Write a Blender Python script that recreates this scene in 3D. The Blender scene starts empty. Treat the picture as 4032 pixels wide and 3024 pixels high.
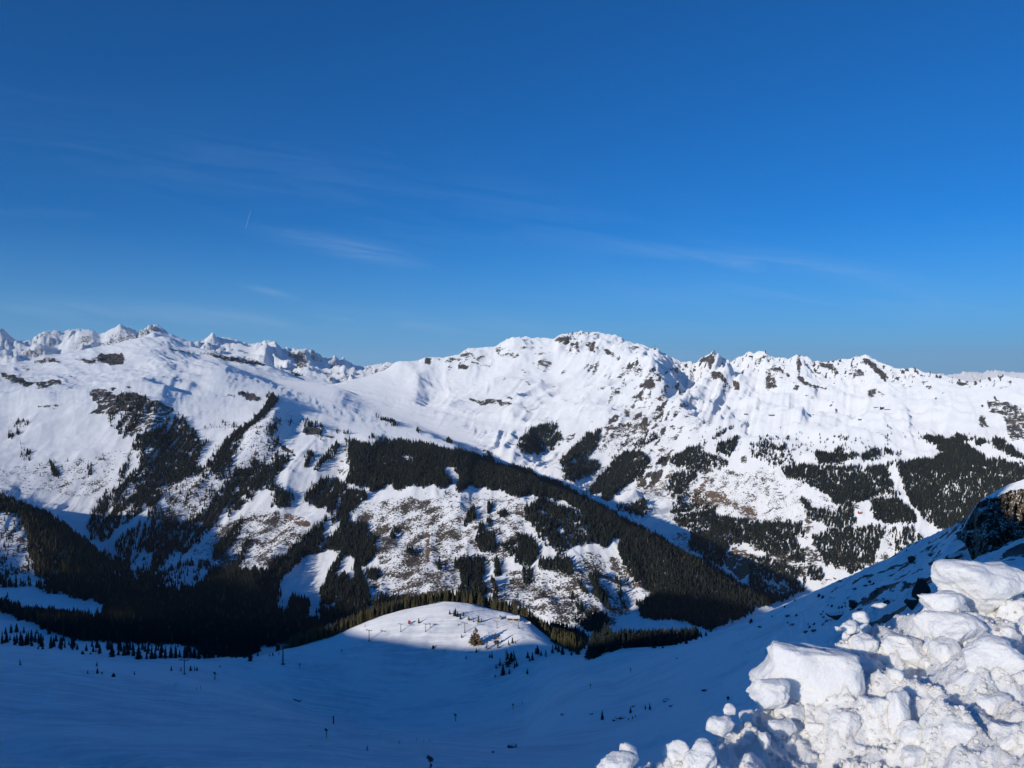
import bpy, bmesh, math, random
import numpy as np
from mathutils import Vector, Matrix

random.seed(7)
rng = np.random.default_rng(11)
SC = bpy.context.scene
COL = SC.collection

# ---------------------------------------------------------------- camera, light, exposure
F = 3030.0            # focal length in photo pixels (photo 4032 x 3024)
CX, HZ = 2016.0, 1490.0   # optical centre column, horizon row
cam_data = bpy.data.cameras.new('camera')
cam = bpy.data.objects.new('camera', cam_data)
COL.objects.link(cam)
cam.location = (0, 0, 0)
cam.rotation_euler = (math.radians(90), 0, 0)
cam_data.sensor_fit = 'HORIZONTAL'
cam_data.sensor_width = 36.0
cam_data.lens = 36.0 * F / 4032.0
cam_data.shift_y = -(1512.0 - HZ) / 4032.0
cam_data.clip_start = 0.1
cam_data.clip_end = 120000.0
SC.camera = cam

SUN_AZ = math.radians(40)     # light travels towards +40 deg right of the view
SUN_EL = math.radians(16)
sun_data = bpy.data.lights.new('sun', 'SUN')
sun_data.energy = 2.35
sun_data.angle = math.radians(0.53)
sun_data.color = (1.0, 0.925, 0.815)
sun = bpy.data.objects.new('sun', sun_data)
COL.objects.link(sun)
LIGHT_DIR = Vector((math.sin(SUN_AZ) * math.cos(SUN_EL), math.cos(SUN_AZ) * math.cos(SUN_EL), -math.sin(SUN_EL)))
sun.rotation_euler = LIGHT_DIR.to_track_quat('-Z', 'Y').to_euler()
sun.location = (-300, -400, 300)

world = bpy.data.worlds.new('World')
SC.world = world
world.use_nodes = True
wn, wl = world.node_tree.nodes, world.node_tree.links
wn.clear()
SKY_STRENGTH = 0.1
def wnode(t, **kw):
    n = wn.new(t)
    for k, v in kw.items():
        setattr(n, k, v)
    return n
sky = wnode('ShaderNodeTexSky')
sky.sky_type = 'NISHITA'
sky.sun_disc = False
sky.sun_elevation = SUN_EL
sky.sun_rotation = SUN_AZ + math.pi
sky.altitude = 2100
sky.air_density = 1.0
sky.dust_density = 1.2
sky.ozone_density = 2.0
gain = wnode('ShaderNodeMix', data_type='RGBA', blend_type='MULTIPLY')
gain.inputs[0].default_value = 1.0
gain.inputs[7].default_value = (0.014, 0.375, 0.775, 1)
wl.new(sky.outputs[0], gain.inputs[6])
# thin cirrus, drawn out along the sky
tc = wnode('ShaderNodeTexCoord')
sep = wnode('ShaderNodeSeparateXYZ'); wl.new(tc.outputs['Generated'], sep.inputs[0])
def m(op, a, b=None, c=None, clamp=False):
    n = wnode('ShaderNodeMath', operation=op); n.use_clamp = clamp
    for i, v in enumerate((a, b, c)):
        if v is None: continue
        if isinstance(v, (int, float)): n.inputs[i].default_value = v
        else: wl.new(v, n.inputs[i])
    return n.outputs[0]
# paler air low over the horizon, all the way round
lowz = m('SUBTRACT', 1.0, m('DIVIDE', m('MAXIMUM', sep.outputs[2], 0.0), 0.2), clamp=True)
veil = m('MULTIPLY', m('POWER', lowz, 1.7), 0.85)
air = wnode('ShaderNodeMix', data_type='RGBA')
wl.new(veil, air.inputs[0]); wl.new(gain.outputs[2], air.inputs[6])
air.inputs[7].default_value = (1.3, 2.98, 5.1, 1)
# streaky noise
yy = m('MAXIMUM', sep.outputs[1], 0.05)
su = m('DIVIDE', sep.outputs[0], yy); sv = m('DIVIDE', sep.outputs[2], yy)
comb = wnode('ShaderNodeCombineXYZ'); wl.new(su, comb.inputs[0]); wl.new(m('ADD', sv, m('MULTIPLY', su, 0.16)), comb.inputs[1])
mp = wnode('ShaderNodeMapping'); wl.new(comb.outputs[0], mp.inputs[0])
mp.inputs['Scale'].default_value = (4.0, 42.0, 1)
cn = wnode('ShaderNodeTexNoise'); wl.new(mp.outputs[0], cn.inputs['Vector'])
cn.inputs['Scale'].default_value = 1.0; cn.inputs['Detail'].default_value = 8; cn.inputs['Roughness'].default_value = 0.66; cn.inputs['Distortion'].default_value = 0.6
cr = wnode('ShaderNodeMapRange', interpolation_type='SMOOTHSTEP'); wl.new(cn.outputs[0], cr.inputs[0])
cr.inputs[1].default_value = 0.36; cr.inputs[2].default_value = 0.72; cr.inputs[3].default_value = 0.0; cr.inputs[4].default_value = 1.0
tot = None
for u0, v0, ru, rv, slope, amt in ((-.205, .168, .085, .011, -.19, .26), (.33, .150, .15, .013, -.11, .22), (-.28, .078, .5, .014, -.035, .22), (-.315, .1125, .028, .005, -.24, .24), (-.40, .27, .34, .055, -.24, .04), (.44, .10, .3, .02, -.05, .12), (.1, .2, .4, .05, -.2, .05), (-.62, .215, .1, .006, -.02, .08)):
    du = m('SUBTRACT', su, u0)
    dv = m('SUBTRACT', m('SUBTRACT', sv, v0), m('MULTIPLY', du, slope))
    e = m('ADD', m('POWER', m('ABSOLUTE', m('DIVIDE', du, ru)), 2.0), m('POWER', m('ABSOLUTE', m('DIVIDE', dv, rv)), 2.0))
    g_ = m('MULTIPLY', m('POWER', 2.718, m('MULTIPLY', e, -1.0)), amt)
    tot = g_ if tot is None else m('ADD', tot, g_)
wisp = m('MULTIPLY', m('MULTIPLY', tot, cr.outputs[0]), m('GREATER_THAN', sep.outputs[1], 0.06))
cirrus = wnode('ShaderNodeMix', data_type='RGBA')
wl.new(wisp, cirrus.inputs[0]); wl.new(air.outputs[2], cirrus.inputs[6])
cirrus.inputs[7].default_value = (3.0, 4.3, 6.0, 1)
bg = wnode('ShaderNodeBackground'); bg.inputs[1].default_value = SKY_STRENGTH
wl.new(cirrus.outputs[2], bg.inputs[0])
wo = wnode('ShaderNodeOutputWorld'); wl.new(bg.outputs[0], wo.inputs[0])

SC.view_settings.view_transform = 'Standard'
SC.view_settings.look = 'None'
SC.view_settings.exposure = 0.45
SC.view_settings.gamma = 1.0
SC.view_settings.use_curve_mapping = False
SC.render.engine = 'CYCLES'
SC.cycles.max_bounces = 5
SC.cycles.diffuse_bounces = 3
SC.cycles.caustics_reflective = False
SC.cycles.caustics_refractive = False

# ---------------------------------------------------------------- helpers
def tag(o, label=None, cat=None, group=None, kind=None):
    if label: o['label'] = label
    if cat: o['category'] = cat
    if group: o['group'] = group
    if kind: o['kind'] = kind
    return o

def at(px, row, d):
    return Vector(((px - CX) / F * d, d, -(row - HZ) / F * d))

def link(name, me, mat=None, parent=None):
    o = bpy.data.objects.new(name, me)
    COL.objects.link(o)
    if mat is not None and me is not None and len(me.materials) == 0:
        me.materials.append(mat)
    if parent is not None: o.parent = parent
    return o

def empty(name, loc, rz=0.0):
    o = bpy.data.objects.new(name, None)
    COL.objects.link(o)
    o.location = loc; o.rotation_euler = (0, 0, rz)
    o.empty_display_size = 0.2
    return o

def hash2(ix, iy, seed):
    h = (ix.astype(np.int64) * 374761393 + iy.astype(np.int64) * 668265263 + seed * 144664567) & 0xffffffff
    h = ((h ^ (h >> 13)) * 1274126177) & 0xffffffff
    h = ((h ^ (h >> 16)) * 2246822519) & 0xffffffff
    return (h ^ (h >> 15)) & 0xffffffff

def noise2(x, y, seed=0):
    x = np.asarray(x, dtype=np.float64); y = np.asarray(y, dtype=np.float64)
    ix = np.floor(x); iy = np.floor(y)
    fx = x - ix; fy = y - iy
    u = fx * fx * fx * (fx * (fx * 6 - 15) + 10)
    v = fy * fy * fy * (fy * (fy * 6 - 15) + 10)
    def g(ax, ay, dx, dy):
        a = hash2(ax, ay, seed).astype(np.float64) * (2 * math.pi / 4294967296.0)
        return np.cos(a) * dx + np.sin(a) * dy
    n00 = g(ix, iy, fx, fy); n10 = g(ix + 1, iy, fx - 1, fy)
    n01 = g(ix, iy + 1, fx, fy - 1); n11 = g(ix + 1, iy + 1, fx - 1, fy - 1)
    a = n00 + u * (n10 - n00); b = n01 + u * (n11 - n01)
    return (a + v * (b - a)) * 1.5

def fbm(x, y, octs, seed=0, gain_=0.5, lac=2.03):
    s = 0; a = 1.0; f = 1.0
    for i in range(octs):
        s = s + a * noise2(x * f, y * f, seed + i * 17); a *= gain_; f *= lac
    return s

def ridged(x, y, octs, seed=0, gain_=0.5):
    s = 0; a = 1.0; f = 1.0; w = 1.0
    for i in range(octs):
        n = 1 - np.abs(noise2(x * f, y * f, seed + i * 31)); n = n * n * w
        w = np.clip(n * 1.6, 0, 1); s = s + a * n; a *= gain_; f *= 2.07
    return s

def smooth(e0, e1, x):
    t = np.clip((x - e0) / (e1 - e0), 0, 1)
    return t * t * (3 - 2 * t)

def pchip(xk, yk, x):
    xk = np.asarray(xk, float); yk = np.asarray(yk, float)
    h = np.diff(xk); dl = np.diff(yk) / h
    mm = np.zeros_like(yk)
    mm[0] = dl[0]; mm[-1] = dl[-1]
    for i in range(1, len(xk) - 1):
        if dl[i - 1] * dl[i] > 0:
            w1 = 2 * h[i] + h[i - 1]; w2 = h[i] + 2 * h[i - 1]
            mm[i] = (w1 + w2) / (w1 / dl[i - 1] + w2 / dl[i])
    x = np.clip(x, xk[0], xk[-1])
    i = np.clip(np.searchsorted(xk, x) - 1, 0, len(h) - 1)
    t = (x - xk[i]) / h[i]
    return ((1 + 2 * t) * (1 - t) ** 2 * yk[i] + t * (1 - t) ** 2 * h[i] * mm[i]
            + t * t * (3 - 2 * t) * yk[i + 1] + t * t * (t - 1) * h[i] * mm[i + 1])

def grid_mesh(name, co, mask=None, smooth_shade=True):
    """co: (rows, cols, 3) -> mesh"""
    R, C = co.shape[:2]
    me = bpy.data.meshes.new(name)
    idx = np.arange(R * C).reshape(R, C)
    q = np.stack([idx[:-1, :-1], idx[:-1, 1:], idx[1:, 1:], idx[1:, :-1]], -1).reshape(-1, 4)
    me.vertices.add(R * C); me.vertices.foreach_set('co', co.reshape(-1).astype(np.float32))
    n = len(q)
    me.loops.add(n * 4); me.loops.foreach_set('vertex_index', q.reshape(-1).astype(np.int32))
    me.polygons.add(n)
    me.polygons.foreach_set('loop_start', np.arange(0, n * 4, 4, dtype=np.int32))
    me.polygons.foreach_set('loop_total', np.full(n, 4, dtype=np.int32))
    me.polygons.foreach_set('use_smooth', np.full(n, smooth_shade, dtype=bool))
    me.update(calc_edges=True)
    return me

def tri_mesh(name, verts, faces, smooth_shade=False):
    me = bpy.data.meshes.new(name)
    me.from_pydata([tuple(v) for v in verts], [], [tuple(f) for f in faces])
    if smooth_shade:
        me.polygons.foreach_set('use_smooth', [True] * len(me.polygons))
    me.update()
    return me

def fattr(me, name, arr):
    a = me.attributes.new(name, 'FLOAT', 'POINT')
    a.data.foreach_set('value', np.asarray(arr, dtype=np.float32).reshape(-1))

# ---------------------------------------------------------------- materials
class NT:
    def __init__(self, name):
        self.mat = bpy.data.materials.new(name)
        self.mat.use_nodes = True
        self.n = self.mat.node_tree.nodes; self.l = self.mat.node_tree.links
        self.n.clear()
        self.out = self.n.new('ShaderNodeOutputMaterial')
        self.bsdf = self.n.new('ShaderNodeBsdfPrincipled')
        self.l.new(self.bsdf.outputs[0], self.out.inputs[0])
    def set(self, inp, v):
        if hasattr(v, 'links') or isinstance(v, bpy.types.NodeSocket): self.l.new(v, inp)
        else: inp.default_value = v
    def math(self, op, a, b=0.0, clamp=False):
        n = self.n.new('ShaderNodeMath'); n.operation = op; n.use_clamp = clamp
        self.set(n.inputs[0], a); self.set(n.inputs[1], b)
        return n.outputs[0]
    def attr(self, name):
        n = self.n.new('ShaderNodeAttribute'); n.attribute_name = name
        return n.outputs['Fac']
    def pos(self):
        return self.n.new('ShaderNodeNewGeometry').outputs['Position']
    def objpos(self):
        return self.n.new('ShaderNodeTexCoord').outputs['Object']
    def mapping(self, vec, scale, rot=(0, 0, 0)):
        n = self.n.new('ShaderNodeMapping'); self.l.new(vec, n.inputs[0])
        n.inputs['Scale'].default_value = scale; n.inputs['Rotation'].default_value = rot
        return n.outputs[0]
    def noise(self, vec, scale, detail=4, rough=0.55, dist=0.0):
        n = self.n.new('ShaderNodeTexNoise'); self.l.new(vec, n.inputs['Vector'])
        n.inputs['Scale'].default_value = scale; n.inputs['Detail'].default_value = detail
        n.inputs['Roughness'].default_value = rough; n.inputs['Distortion'].default_value = dist
        return n.outputs[0]
    def ramp(self, v, a, b, c=0.0, d=1.0):
        n = self.n.new('ShaderNodeMapRange'); n.interpolation_type = 'SMOOTHSTEP'
        self.set(n.inputs[0], v)
        for i, x in zip((1, 2, 3, 4), (a, b, c, d)): n.inputs[i].default_value = x
        return n.outputs[0]
    def mix(self, f, a, b):
        n = self.n.new('ShaderNodeMix'); n.data_type = 'RGBA'
        self.set(n.inputs[0], f); self.set(n.inputs[6], a); self.set(n.inputs[7], b)
        return n.outputs[2]
    def bump(self, h, strength, dist):
        n = self.n.new('ShaderNodeBump'); self.l.new(h, n.inputs['Height'])
        n.inputs['Strength'].default_value = strength; n.inputs['Distance'].default_value = dist
        self.l.new(n.outputs[0], self.bsdf.inputs['Normal'])
        return n
    def rough(self, r, spec=0.3):
        self.bsdf.inputs['Diffuse Roughness'].default_value = 1.0
        self.bsdf.inputs['Roughness'].default_value = r
        self.bsdf.inputs['Specular IOR Level'].default_value = spec

def plain(name, col, rough=0.7, spec=0.3, var=0.25, scale=3.0, metallic=0.0):
    t = NT(name)
    nz = t.noise(t.objpos(), scale, 4)
    dark = tuple(c * (1 - var) for c in col[:3]) + (1,)
    lite = tuple(min(1, c * (1 + var)) for c in col[:3]) + (1,)
    t.l.new(t.mix(nz, dark, lite), t.bsdf.inputs['Base Color'])
    t.rough(rough, spec)
    t.bsdf.inputs['Metallic'].default_value = metallic
    return t.mat

def terrain_material(name, near=False):
    t = NT(name)
    p = t.pos()
    rock = t.attr('rock'); brown = t.attr('brown'); brush = t.attr('brush')
    # strata / ledges break the rock up
    n1 = t.noise(t.mapping(p, (1 / 34, 1 / 34, 1 / 11)), 1.0, 7, 0.66, 0.4)
    n2 = t.noise(t.mapping(p, (1 / 9, 1 / 9, 1 / 3.5)), 1.0, 4, 0.6)
    nn = t.math('ADD', t.math('MULTIPLY', n1, 0.75), t.math('MULTIPLY', n2, 0.45))   # ~0.6 mean
    rm = t.ramp(t.math('ADD', t.math('MULTIPLY', rock, 0.98), t.math('MULTIPLY', t.math('SUBTRACT', nn, 0.6), 2.3)), 0.47, 0.56)
    rc = t.mix(t.ramp(n2, 0.35, 0.65), (0.022, 0.021, 0.022, 1), (0.125, 0.11, 0.098, 1))
    n3 = t.noise(t.mapping(p, (1 / 120, 1 / 120, 1 / 60)), 1.0, 3)
    rc = t.mix(t.ramp(n3, 0.52, 0.72), rc, t.mix(n2, (0.06, 0.045, 0.037, 1), (0.21, 0.16, 0.115, 1)))
    # dry grass and heath showing through
    bm_ = t.ramp(t.math('ADD', brown, t.math('MULTIPLY', t.math('SUBTRACT', nn, 0.6), 2.3)), 0.46, 0.62)
    bc = t.mix(t.ramp(n1, 0.35, 0.65), (0.075, 0.05, 0.038, 1), (0.19, 0.125, 0.082, 1))
    # scrub speckle
    n4 = t.noise(t.mapping(p, (1 / 5.0, 1 / 5.0, 1 / 6.5)), 1.0, 3, 0.7)
    n5 = t.noise(t.mapping(p, (1 / 45, 1 / 45, 1 / 45)), 1.0, 3)
    sp = t.math('ADD', t.math('MULTIPLY', brush, 0.30), t.math('ADD', t.math('SUBTRACT', n4, 0.5), t.math('MULTIPLY', t.math('SUBTRACT', n5, 0.5), 1.15)))
    sm = t.math('MULTIPLY', t.ramp(sp, 0.24, 0.34), t.ramp(brush, 0.02, 0.15))
    sc_ = t.mix(n2, (0.05, 0.045, 0.04, 1), (0.13, 0.105, 0.085, 1))
    snow_n = t.noise(t.mapping(p, (1 / 60, 1 / 60, 1 / 60)), 1.0, 5)
    snow = t.mix(snow_n, (0.82, 0.835, 0.85, 1), (0.93, 0.935, 0.94, 1))
    if near:
        tr = t.noise(t.mapping(p, (1 / 34, 1 / 3.2, 1 / 12), (0, 0, math.radians(38))), 1.0, 6, 0.62, 0.5)
        tr2 = t.noise(t.mapping(p, (1 / 70, 1 / 70, 1 / 70)), 1.0, 4)
        tr3 = t.noise(t.mapping(p, (1 / 9, 1 / 9, 1 / 9)), 1.0, 4, .6)
        worn_shade = t.math('MULTIPLY', t.ramp(tr2, .42, .6, .25, 1.0), t.ramp(t.math('ADD', t.math('MULTIPLY', tr, .8), t.math('MULTIPLY', tr3, .35)), .46, .72, 1.0, 0.0))
        snow = t.mix(worn_shade, (0.965, 0.968, 0.97, 1), (0.72, 0.745, 0.775, 1))  # ski-track wear, with the faint shading of the streaks put into the colour
    c = t.mix(sm, snow, sc_)
    c = t.mix(bm_, c, bc)
    c = t.mix(rm, c, rc)
    t.l.new(c, t.bsdf.inputs['Base Color'])
    t.rough(0.75, 0.2)
    h = t.math('ADD', t.math('MULTIPLY', n1, 6.0), t.math('MULTIPLY', n2, 1.6)) if not near else \
        t.math('ADD', t.math('MULTIPLY', tr, 0.55), t.math('MULTIPLY', n2, 0.5))
    if not near:
        hs = t.noise(t.mapping(p, (1 / 40, 1 / 40, 1 / 40)), 1.0, 5, 0.5)
        rr = t.math('ADD', t.math('MULTIPLY', rm, 1.0), 0.16)
        h = t.math('ADD', t.math('MULTIPLY', h, rr), t.math('MULTIPLY', hs, 3.0))
    t.bump(h, 0.8, 1.0)
    return t.mat
# ---------------------------------------------------------------- the land: lines across the view (column, distance, row)
def L(s):
    return np.array([[float(v) for v in p.split(',')] for p in s.split()])
LINES = [
 # 0 foot of the bank under the camera
 L("-2600,3.2,3500 6000,3.2,3500"),
 # 1 lower edge of what is seen
 L("-2600,150,3060 0,150,3060 2000,150,3060 2400,150,3020 2800,130,2900 3200,105,2720 3600,85,2500 4032,80,2360 4900,80,2150 6000,80,2150"),
 # 2 convex edge of the near piste
 L("-2600,330,2480 -900,330,2570 0,330,2622 400,320,2665 800,300,2745 1200,262,2852 1600,226,2945 2000,212,2965 2400,220,2905 2800,220,2785 3200,190,2605 3600,160,2400 4032,140,2240 4900,140,2000 6000,140,2000"),
 # 3 hill foot / trough behind it
 L("-2600,430,2520 -900,440,2600 0,450,2626 400,480,2650 700,530,2680 1000,580,2702 1300,610,2716 1600,625,2716 1900,610,2700 2100,580,2680 2200,550,2660 2350,510,2630 2500,490,2600 2800,430,2520 3200,330,2400 3600,240,2270 4032,185,2110 4900,185,1850 6000,185,1850"),
 # 4 crest of the ski slope, hill with the lift, right-hand slope
 L("-2600,600,2480 -900,600,2540 0,600,2548 300,600,2572 600,600,2600 850,630,2614 1000,660,2604 1130,680,2578 1300,705,2536 1400,715,2488 1500,725,2446 1650,738,2408 1750,745,2393 1850,745,2402 1950,740,2425 2050,730,2448 2130,710,2500 2200,660,2560 2300,600,2588 2360,575,2582 2433,560,2556 2600,560,2545 2700,560,2531 2800,540,2497 2945,500,2447 3100,460,2376 3195,420,2334 3322,385,2280 3439,350,2227 3576,310,2163 3684,280,2117 3791,250,2078 3900,230,2030 4032,215,1960 4400,210,1760 4900,210,1560 6000,210,1500"),
 # 5 ground behind that crest
 L("-2600,800,2440 -900,800,2490 0,790,2500 300,800,2520 600,800,2545 850,800,2572 1000,810,2585 1130,820,2572 1300,840,2536 1400,850,2496 1500,860,2458 1650,880,2424 1750,890,2412 1850,890,2416 1950,880,2436 2050,860,2462 2130,850,2490 2200,830,2512 2300,800,2548 2360,800,2585 2433,790,2580 2600,790,2560 2700,780,2560 2800,740,2560 2945,700,2560 3100,660,2530 3322,600,2480 3576,520,2440 3791,460,2420 4032,430,2380 4900,430,2100 6000,430,2100"),
 # 6 valley bottom
 L("-2600,1600,2150 -900,1600,2250 0,1500,2300 300,1500,2320 500,1500,2345 800,1480,2400 1000,1450,2440 1300,1400,2500 1500,1400,2535 2000,1400,2560 2300,1450,2525 2500,1500,2508 2700,1500,2512 2900,1500,2535 3200,1600,2570 3600,1700,2540 4032,1700,2450 4900,1700,2300 6000,1700,2300"),
 # 7 crest of the low wooded spur on the left, foot of the slopes elsewhere
 L("-2600,1900,1840 -900,1900,1885 -300,1900,1925 0,1900,1962 150,1900,2018 300,1880,2118 400,1850,2203 480,1800,2265 650,1750,2300 1000,1650,2370 1300,1580,2440 1500,1550,2480 2000,1540,2500 2300,1580,2480 2500,1620,2470 2700,1650,2470 2900,1660,2490 3200,1750,2520 3600,1900,2500 4032,1900,2400 4900,1900,2250 6000,1900,2250"),
 # 8 gully behind that spur
 L("-2600,2250,1820 -900,2250,1880 -300,2250,1960 0,2200,2010 150,2180,2062 300,2120,2150 400,2060,2215 480,1980,2268 650,1930,2270 1000,1840,2300 1300,1760,2350 1500,1720,2370 2000,1690,2380 2300,1700,2380 2500,1730,2400 2700,1750,2420 2900,1780,2460 3200,1880,2500 3600,2030,2480 4032,2030,2380 4900,2030,2230 6000,2030,2230"),
 # 9 rim of the plateau, crest of the long wooded spur
 L("-2600,3300,1500 -900,3300,1560 0,3250,1578 200,3250,1545 350,3200,1542 545,3200,1536 646,3200,1560 750,3150,1588 900,3100,1620 1080,3000,1650 1250,2950,1695 1340,2900,1722 1500,2850,1748 1750,2750,1768 1900,2680,1828 2050,2530,1888 2200,2400,1938 2350,2260,2014 2500,2120,2098 2650,2020,2182 2800,1950,2266 2950,1910,2350 3050,1900,2400 3200,1980,2470 3600,2120,2460 4032,2120,2360 4900,2120,2200 6000,2120,2200"),
 # 10 convex snow shoulder behind the rim
 L("-2600,3800,1450 -900,3800,1500 0,3700,1515 400,3700,1500 600,3800,1475 820,4250,1437 995,4150,1490 1100,4000,1531 1300,3750,1605 1500,3450,1686 1700,3150,1738 1800,3000,1766 1900,2800,1824 2050,2620,1888 2200,2480,1940 2350,2340,2018 2500,2200,2104 2650,2100,2188 2800,2030,2272 2950,1990,2356 3050,1985,2405 3200,2060,2472 3600,2220,2440 4032,2220,2340 4900,2220,2190 6000,2220,2190"),
 # 11 side valley, bowl floor
 L("-2600,4300,1430 -900,4300,1470 0,4200,1470 400,4200,1440 600,4400,1400 820,4720,1418 995,4780,1470 1100,4800,1503 1310,4900,1522 1500,4400,1612 1700,3950,1698 1850,3600,1768 1950,3400,1842 2050,3200,1900 2200,3000,1950 2350,2850,2022 2500,2700,2110 2650,2600,2196 2800,2500,2284 2950,2430,2366 3050,2400,2400 3300,2350,2400 3600,2320,2390 4032,2320,2300 4900,2320,2170 6000,2320,2170"),
 # 12 terrace rim of the far mountain
 L("-2600,4600,1420 -900,4600,1440 0,4400,1452 400,4500,1405 600,4650,1366 820,4830,1402 995,4880,1446 1100,4920,1473 1310,5040,1517 1500,4950,1560 1700,4750,1615 1850,4550,1652 2000,4350,1688 2200,4050,1725 2400,3850,1725 2560,3650,1720 2700,3500,1745 2950,3300,1738 3200,3150,1755 3600,3000,1775 3800,2900,1790 4032,2800,1770 4900,2800,1770 6000,2800,1770"),
 # 13 foot of the peaks
 L("-2600,4900,1400 -900,4850,1420 0,4550,1442 400,4700,1382 600,4800,1346 746,4850,1372 820,4880,1388 995,4950,1432 1100,5000,1456 1310,5130,1514 1500,5350,1508 1700,5400,1518 1850,5300,1528 2000,5200,1520 2200,5100,1545 2400,4950,1535 2500,4850,1505 2570,4780,1488 2640,4780,1502 2720,4780,1530 3000,4600,1565 3400,4300,1575 3800,3900,1565 4032,3500,1585 4900,3500,1560 6000,3500,1560"),
 # 14 main crest
 L("-2600,5200,1360 -900,5100,1400 0,4700,1434 250,4800,1399 400,4900,1364 497,4950,1340 572,5000,1330 671,5000,1334 746,5000,1362 850,5050,1390 1000,5100,1419 1094,5150,1444 1199,5200,1478 1310,5250,1512 1413,5450,1494 1497,5600,1469 1547,5700,1441 1567,5700,1435 1646,5750,1424 1666,5750,1412 1746,5800,1414 1806,5800,1399 1845,5850,1375 1945,5900,1372 1995,5950,1345 2069,6000,1329 2139,6000,1337 2179,6000,1342 2199,6000,1327 2283,6000,1311 2428,6000,1321 2457,5950,1340 2482,5950,1349 2527,5900,1354 2557,5850,1368 2590,5800,1376 2622,5750,1404 2681,5700,1432 2736,5650,1429 2781,5600,1399 2815,5600,1397 2880,5550,1427 2945,5500,1397 2990,5450,1409 3048,5400,1422 3136,5300,1407 3204,5250,1428 3292,5200,1420 3371,5100,1400 3400,5080,1411 3420,5050,1408 3464,5000,1427 3537,4900,1452 3571,4880,1451 3606,4850,1453 3635,4800,1471 3708,4700,1483 3821,4500,1511 3880,4300,1497 3953,4200,1486 4032,4100,1496 4400,4000,1470 4900,4000,1440 6000,4000,1440"),
 # 15 behind the main crest
 L("-2600,8000,1560 1200,8000,1560 1800,8500,1560 3000,15000,1560 6000,15000,1560"),
 # 16 far ranges
 L("-2600,13000,1330 -900,13000,1330 -300,13000,1315 0,13000,1304 25,13000,1319 50,13000,1339 90,13000,1347 124,13000,1339 174,13000,1314 224,13000,1317 273,13000,1308 323,13000,1308 363,13000,1312 398,13000,1327 438,12800,1307 472,12800,1289 542,12600,1312 562,12400,1302 604,12400,1282 646,12400,1307 696,12400,1334 746,12600,1349 776,12700,1347 825,12700,1324 885,12700,1333 945,12700,1349 990,12700,1362 1044,12500,1343 1085,12500,1354 1114,12500,1384 1132,12500,1377 1164,12500,1384 1219,12600,1384 1264,12700,1404 1343,13000,1426 1353,13000,1424 1388,13200,1439 1433,13500,1449 1472,13800,1444 1532,14000,1446 1700,15000,1470 2000,18000,1490 3000,30000,1490 3640,38000,1484 3733,38000,1480 3782,38000,1474 3840,38000,1469 3870,38000,1474 3904,38000,1466 3933,38000,1464 3977,38000,1474 4032,38000,1472 4200,38000,1468 4900,38000,1470 6000,38000,1470"),
 L("-2600,16000,1580 1500,17000,1580 3000,36000,1525 6000,44000,1520"),
]
SEGN = [14, 34, 40, 74, 34, 46, 40, 34, 150, 26, 48, 96, 62, 74, 6, 60, 3]
cols = np.concatenate([np.arange(-2600, -320, 40), np.arange(-320, -60, 12), np.arange(-60, 4092, 4.7), np.arange(4092, 4400, 12), np.arange(4400, 6001, 50)])
NC = len(cols); K = len(LINES)
Dk = np.stack([np.exp(pchip(l[:, 0], np.log(l[:, 1]), cols)) for l in LINES], 1)
Rk = np.stack([(np.interp(cols, l[:, 0], l[:, 2]) if k in (14, 16) else pchip(l[:, 0], l[:, 2], cols)) for k, l in enumerate(LINES)], 1)
for k in range(1, K): Dk[:, k] = np.maximum(Dk[:, k], Dk[:, k - 1] * 1.012)
Zk = -(Rk - HZ) / F * Dk
# monotone cubic over distance, every column at once
h = np.diff(Dk, axis=1); dl = np.diff(Zk, axis=1) / h
mt = np.zeros_like(Zk); mt[:, 0] = dl[:, 0]; mt[:, -1] = dl[:, -1]
w1 = 2 * h[:, 1:] + h[:, :-1]; w2 = h[:, 1:] + 2 * h[:, :-1]
same = dl[:, :-1] * dl[:, 1:] > 0
with np.errstate(divide='ignore', invalid='ignore'):
    mt[:, 1:-1] = np.where(same, (w1 + w2) / (w1 / dl[:, :-1] + w2 / dl[:, 1:]), 0.0)
dd, zz, ss = [], [], []
for k in range(K - 1):
    n = SEGN[k]
    tt = np.arange(n) / n
    if k == K - 2: tt = np.linspace(0, 1, n)
    for t_ in tt:
        d_ = np.exp(np.log(Dk[:, k]) * (1 - t_) + np.log(Dk[:, k + 1]) * t_)
        t = (d_ - Dk[:, k]) / h[:, k]
        z_ = ((1 + 2 * t) * (1 - t) ** 2 * Zk[:, k] + t * (1 - t) ** 2 * h[:, k] * mt[:, k]
              + t * t * (3 - 2 * t) * Zk[:, k + 1] + t * t * (t - 1) * h[:, k] * mt[:, k + 1])
        dd.append(d_); zz.append(z_); ss.append(np.full(NC, k + t_))
D = np.array(dd); Z = np.array(zz); S = np.array(ss)      # (rows, cols)
NR = len(D)
U = np.broadcast_to(cols, D.shape)
X = (U - CX) / F * D; Y = D.copy()
ROW = HZ - Z / Y * F

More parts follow.
